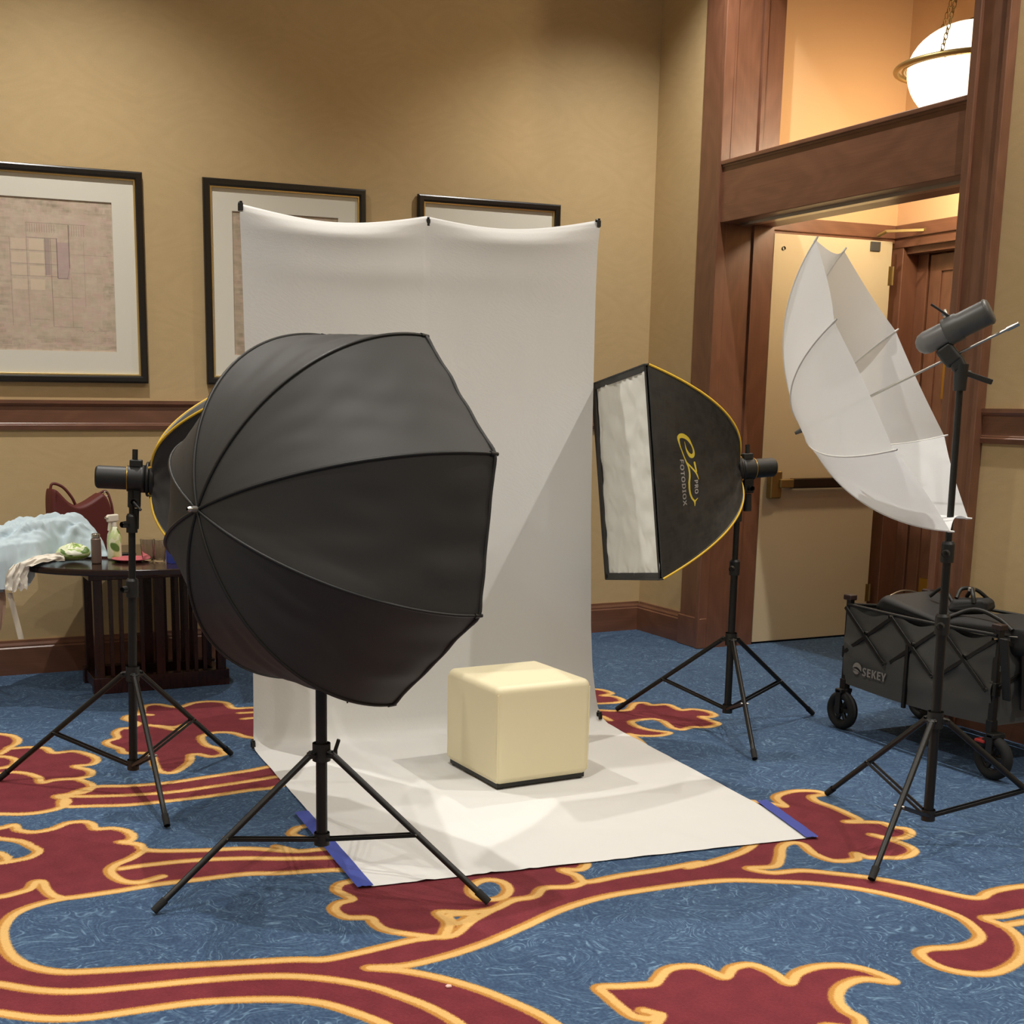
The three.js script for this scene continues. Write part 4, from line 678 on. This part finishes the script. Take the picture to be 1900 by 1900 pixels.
  const ph = thing('makeup_compact', 'dark flat compact lying behind the plate on the table', 'compact', [1.3, TT, 0.66], 0.3);
  part('case', box(-0.045, 0, -0.03, 0.045, 0.016, 0.03, 0.005), M.blackPlastic, ph);
  part('lid', box(-0.045, 0.016, -0.034, 0.045, 0.024, 0.03, 0.003), M.blackPlastic, ph);
}

// ───────────────────────── folding wagon ─────────────────────────
const font = await new FontLoader().loadAsync('fonts/droid/droid_sans_bold.typeface.json');
{
  const g = thing('folding_wagon', 'grey and black collapsible wagon loaded with black bags, by the doorway', 'wagon');
  const x0 = 4.385, x1 = 4.885, z0 = 2.82, z1 = 3.73, yb = 0.235, yt = 0.625;
  // cloth tub
  const side = (x, s) => sheet((u, v) => { const z = lerp(z0, z1, u), sag = -0.018 * Math.sin(Math.PI * u) * (1 - v) - 0.03 * Math.pow(Math.sin(Math.PI * 3 * u), 2) * (v > 0.85 ? (v - 0.85) / 0.15 : 0), bulge = Math.sin(Math.PI * v) * (0.006 + 0.012 * N2(u * 4 + x, v * 3)); return V(x + s * (0.012 + bulge), lerp(yb, yt - 0.005, v) + sag, z); }, 48, 20);
  part('side_panel', side(x0, -1), M.wagonCloth, g); part('side_panel', side(x1, 1), M.wagonCloth, g);
  const end = (z, s) => sheet((u, v) => V(lerp(x0, x1, u), lerp(yb, yt, v) - 0.02 * Math.sin(Math.PI * u) * v, z + s * 0.012 * Math.sin(Math.PI * v) * (1 + N2(u * 3, v * 3))), 20, 14);
  part('end_panel', end(z0, -1), M.wagonCloth, g); part('end_panel', end(z1, 1), M.wagonCloth, g);
  part('floor_panel', box(x0, yb - 0.008, z0, x1, yb + 0.004, z1), M.wagonCloth, g);
  // frame
  for (const [x, z] of [[x0, z0], [x0, z1], [x1, z0], [x1, z1]]) {
    const p = part('post', merge([box(x - 0.014, 0.16, z - 0.014, x + 0.014, 0.66, z + 0.014, 0.004), box(x - 0.018, 0.36, z - 0.018, x + 0.018, 0.42, z + 0.018, 0.004), box(x - 0.018, 0.2, z - 0.018, x + 0.018, 0.255, z + 0.018, 0.004)]), M.blackMetal, g);
    part('post_cap', box(x - 0.022, 0.645, z - 0.03, x + 0.022, 0.672, z + 0.022, 0.006), std({ color: 0x2a1815, roughness: 0.5 }), p);
    // castor
    const front = x === x0, zw = z + (z === z0 ? 0.0 : 0.03), xw = x + (front ? -0.005 : 0.02), R = 0.096, w = 0.03;
    const wheel = part('wheel', new THREE.TorusGeometry(R - 0.022, 0.022, 12, 36).scale(1, 1, 1.15).rotateY(Math.PI / 2).translate(xw, R, zw), M.rubber, g);
    const spokes = [bar(V(xw - w * 0.8, R, zw), V(xw + w * 0.8, R, zw), 0.018, 0.018, 14, true)];
    for (let k = 0; k < 6; k++) { const a = k * Math.PI / 3; spokes.push(flatBar(V(xw, R, zw), V(xw, R + Math.sin(a) * 0.055, zw + Math.cos(a) * 0.055), 0.018, 0.02, V(1, 0, 0))); }
    part('wheel_hub', merge([...spokes, new THREE.TorusGeometry(0.056, 0.007, 8, 28).rotateY(Math.PI / 2).translate(xw, R, zw)]), M.blackPlastic, wheel);
    part('fork', merge([box(xw - 0.036, R - 0.015, zw - 0.016, xw - 0.028, 0.2, zw + 0.016, 0.003), box(xw + 0.028, R - 0.015, zw - 0.016, xw + 0.036, 0.2, zw + 0.016, 0.003), box(xw - 0.036, 0.185, zw - 0.022, xw + 0.036, 0.205, zw + 0.022, 0.004)]), M.blackPlastic, g);
    if (front && z === z1) part('brake_pedal', box(xw - 0.03, 0.152, zw - 0.085, xw + 0.02, 0.166, zw - 0.03, 0.005), std({ color: 0xb3322c, roughness: 0.5 }), g, 'small red brake pedal');
  }
  const top = [0, 1, 2, 3].map((k) => lerp(z0, z1, k / 3)), low = 0.4;
  for (const [x, s] of [[x0, -1], [x1, 1]]) for (let k = 0; k < 3; k++) {
    const xo = x + s * 0.03, xi = x + s * 0.022;
    const m = (top[k] + top[k + 1]) / 2;
    part('cross_bar', flatBar(V(xo, yt - 0.012, top[k]), V(xo, low - 0.02, top[k + 1] - 0.02), 0.018, 0.007, V(0, 0, 1)), M.blackMetal, g);
    part('cross_bar', flatBar(V(xi, low - 0.005, top[k] + 0.01), V(xi, yt - 0.02, top[k + 1]), 0.018, 0.007, V(0, 0, 1)), M.blackMetal, g);
    part('pivot', merge([bar(V(xi - 0.006 * s, 0.51, m), V(xo + 0.008 * s, 0.51, m), 0.007, 0.007, 10, true), bar(V(xi - 0.006 * s, yt - 0.015, top[k + 1]), V(xo + 0.008 * s, yt - 0.015, top[k + 1]), 0.007, 0.007, 10, true), bar(V(xi - 0.006 * s, low - 0.012, top[k + 1] - 0.02), V(xo + 0.008 * s, low - 0.012, top[k + 1] - 0.02), 0.007, 0.007, 10, true)]), M.steel, g);
  }
  for (const z of [z0, z1]) for (const s of [1, -1]) part('cross_bar', flatBar(V(x0, s > 0 ? low : yt - 0.02, z - (z === z0 ? 0.02 : -0.02)), V(x1, s > 0 ? yt - 0.02 : low, z - (z === z0 ? 0.027 : -0.027)), 0.018, 0.007, V(0, 1, 0)), M.blackMetal, g);
  const mid = lerp(z0, z1, 0.46); part('centre_post', box(x0 - 0.03, 0.2, mid - 0.009, x0 - 0.014, 0.5, mid + 0.009, 0.002), M.blackMetal, g);
  part('rim', merge([tube([V(x0 - 0.012, yt, z0), V(x0 - 0.012, yt - 0.006, lerp(z0, z1, 0.33)), V(x0 - 0.012, yt - 0.006, lerp(z0, z1, 0.66)), V(x0 - 0.012, yt, z1)], 0.008, 24, 6), tube([V(x1 + 0.012, yt, z0), V(x1 + 0.012, yt, z1)], 0.008, 8, 6), tube([V(x0, yt, z0), V((x0 + x1) / 2, yt - 0.02, z0), V(x1, yt, z0)], 0.008, 12, 6), tube([V(x0, yt, z1), V((x0 + x1) / 2, yt - 0.02, z1), V(x1, yt, z1)], 0.008, 12, 6)]), M.blackPlastic, g);
  part('corner_straps', merge([flatBar(V(x0 - 0.03, 0.62, z1 + 0.05), V(x0 + 0.02, 0.35, z1 + 0.05), 0.04, 0.012, V(0, 0, 1)), flatBar(V(x0 + 0.1, 0.62, z1 + 0.04), V(x0 + 0.12, 0.3, z1 + 0.05), 0.03, 0.012, V(1, 0, 0))]), M.blackPlastic, g);
  { const pk = new RoundedBoxGeometry(0.3, 0.22, 0.06, 4, 0.022), pp = pk.attributes.position; for (let i = 0; i < pp.count; i++) pp.setZ(i, pp.getZ(i) + N2(pp.getX(i) * 12, pp.getY(i) * 12) * 0.01); pk.computeVertexNormals(); part('end_pocket', pk.translate(x0 + 0.27, 0.45, z1 + 0.05), M.wagonCloth, g); part('pocket_strap', tube([V(x0 + 0.14, 0.62, z1 + 0.03), V(x0 + 0.2, 0.66, z1 + 0.08), V(x0 + 0.3, 0.655, z1 + 0.08), V(x0 + 0.36, 0.6, z1 + 0.06)], 0.012, 24, 8), M.blackPlastic, g); }
  // printed emblem and name low on the side
  const ink = std({ color: 0x8d8983, roughness: 0.7 });
  const emblem = []; { const a = new THREE.Shape(); a.absarc(0, 0, 0.03, -0.35, Math.PI + 0.05, false); a.bezierCurveTo(-0.012, 0.012, 0.008, 0.012, 0.028, -0.01); emblem.push(new THREE.ShapeGeometry(a, 20)); const b = new THREE.Shape(); b.moveTo(-0.03, -0.006); b.bezierCurveTo(-0.012, 0.003, 0.006, -0.002, 0.018, -0.016); b.bezierCurveTo(0.004, -0.012, -0.012, -0.008, -0.03, -0.006); emblem.push(new THREE.ShapeGeometry(b, 12)); const c = new THREE.Shape(); c.moveTo(-0.028, -0.013); c.bezierCurveTo(-0.014, -0.01, 0.004, -0.012, 0.012, -0.02); c.bezierCurveTo(0.002, -0.032, -0.02, -0.03, -0.028, -0.013); emblem.push(new THREE.ShapeGeometry(c, 12)); }
  const words = new TextGeometry('SEKEY', { font, size: 0.04, depth: 0.0012, curveSegments: 4 }); words.computeBoundingBox(); words.translate(0.036, -0.026, 0);
  const place = (q) => q.applyMatrix4(new THREE.Matrix4().makeBasis(V(0, 0, 1), V(0, 1, 0), V(-1, 0, 0))).translate(x0 - 0.026, 0.325, z0 + 0.105);
  part('printed_emblem', place(merge(emblem)), ink, g, 'grey round emblem printed on the cloth');
  part('printed_name', place(words), ink, g, 'grey lettering printed on the cloth');
}
// bags in the wagon
function softBag(name, label, at, size, turn, tilt, extra) {
  const g = thing(name, label, 'bag', at, turn, 'black bags in the wagon'); 
  const geo = new RoundedBoxGeometry(size[0], size[1], size[2], 8, Math.min(...size) * 0.38), p = geo.attributes.position;
  for (let i = 0; i < p.count; i++) { const x = p.getX(i), y = p.getY(i), z = p.getZ(i), k = N3(x * 6 + at[0] * 9, y * 8, z * 6) * 0.016; p.setXYZ(i, x + k, y + (y > 0 ? k * 1.2 : 0), z + k); }
  geo.computeVertexNormals();
  part('body', geo.rotateX(tilt).translate(0, size[1] / 2, 0), M.bagCloth, g);
  if (extra) extra(g, size);
  return g;
}
softBag('flat_equipment_bag', 'flat black bag leaning out of the near left part of the wagon', [4.66, 0.56, 3.1], [0.34, 0.09, 0.42], 0.1, 0.16, (g, s) => { part('zip', tube([V(-0.15, 0.1, -0.19), V(0, 0.13, -0.2), V(0.15, 0.1, -0.19)], 0.004, 12, 6), M.steel, g); part('handle', tube([V(0.02, 0.12, -0.06), V(0.03, 0.165, 0), V(0.02, 0.11, 0.07)], 0.009, 20, 8), M.blackPlastic, g); });
softBag('carrying_case', 'bulky black carrying case at the far right part of the wagon', [4.64, 0.52, 3.57], [0.42, 0.14, 0.44], 0.05, -0.03, (g, s) => { part('strap', tube([V(-0.2, 0.12, -0.2), V(-0.14, 0.17, -0.1), V(-0.16, 0.15, 0.06), V(-0.2, 0.12, 0.16)], 0.01, 30, 8), M.blackPlastic, g); part('zip', tube([V(-0.215, 0.1, -0.2), V(-0.225, 0.085, 0), V(-0.215, 0.1, 0.2)], 0.0035, 14, 6), M.steel, g); });
softBag('camera_pouch', 'small lumpy black pouch with a looped strap on top of the wagon load', [4.7, 0.64, 3.27], [0.18, 0.06, 0.15], 0.5, 0, (g, s) => { part('strap', tube([V(-0.08, 0.05, 0.03), V(-0.07, 0.085, 0.02), V(-0.02, 0.108, 0.0), V(0.025, 0.085, -0.02), V(0.06, 0.06, -0.04)], 0.01, 28, 8), M.blackPlastic, g); part('strap', tube([V(-0.04, 0.06, -0.06), V(0.0, 0.1, -0.05), V(0.05, 0.095, 0.0), V(0.09, 0.05, 0.05)], 0.009, 28, 8), M.blackPlastic, g); part('buckle', box(-0.035, 0.095, -0.015, -0.005, 0.115, 0.012, 0.004), M.steel, g); });

// scrap of paper on the carpet in front
{
  const s = new THREE.Shape(); s.moveTo(-0.006, -0.004); s.lineTo(0.006, -0.006); s.lineTo(0.008, 0.003); s.lineTo(0, 0.008); s.lineTo(-0.007, 0.003); s.lineTo(-0.006, -0.004);
  const p = single('paper_scrap', 'tiny pinkish scrap lying on the burgundy scroll in front', 'scrap', new THREE.ExtrudeGeometry(s, { depth: 0.003, bevelEnabled: true, bevelSize: 0.001, bevelThickness: 0.001, bevelSegments: 1 }).rotateX(-Math.PI / 2), std({ color: 0xe8bcb4, roughness: 0.8 }));
  p.position.set(1.387, 0.002, 4.681);
}

// put every group's origin at the foot of the thing
scene.updateMatrixWorld(true);
for (const g of scene.children) {
  if (!g.isGroup || g.position.lengthSq() > 0 || g.userData.kind) continue;
  const b = new THREE.Box3().setFromObject(g), c = V((b.min.x + b.max.x) / 2, b.min.y, (b.min.z + b.max.z) / 2);
  g.position.copy(c); for (const ch of g.children) ch.position.sub(c);
}
renderer.render(scene, camera);
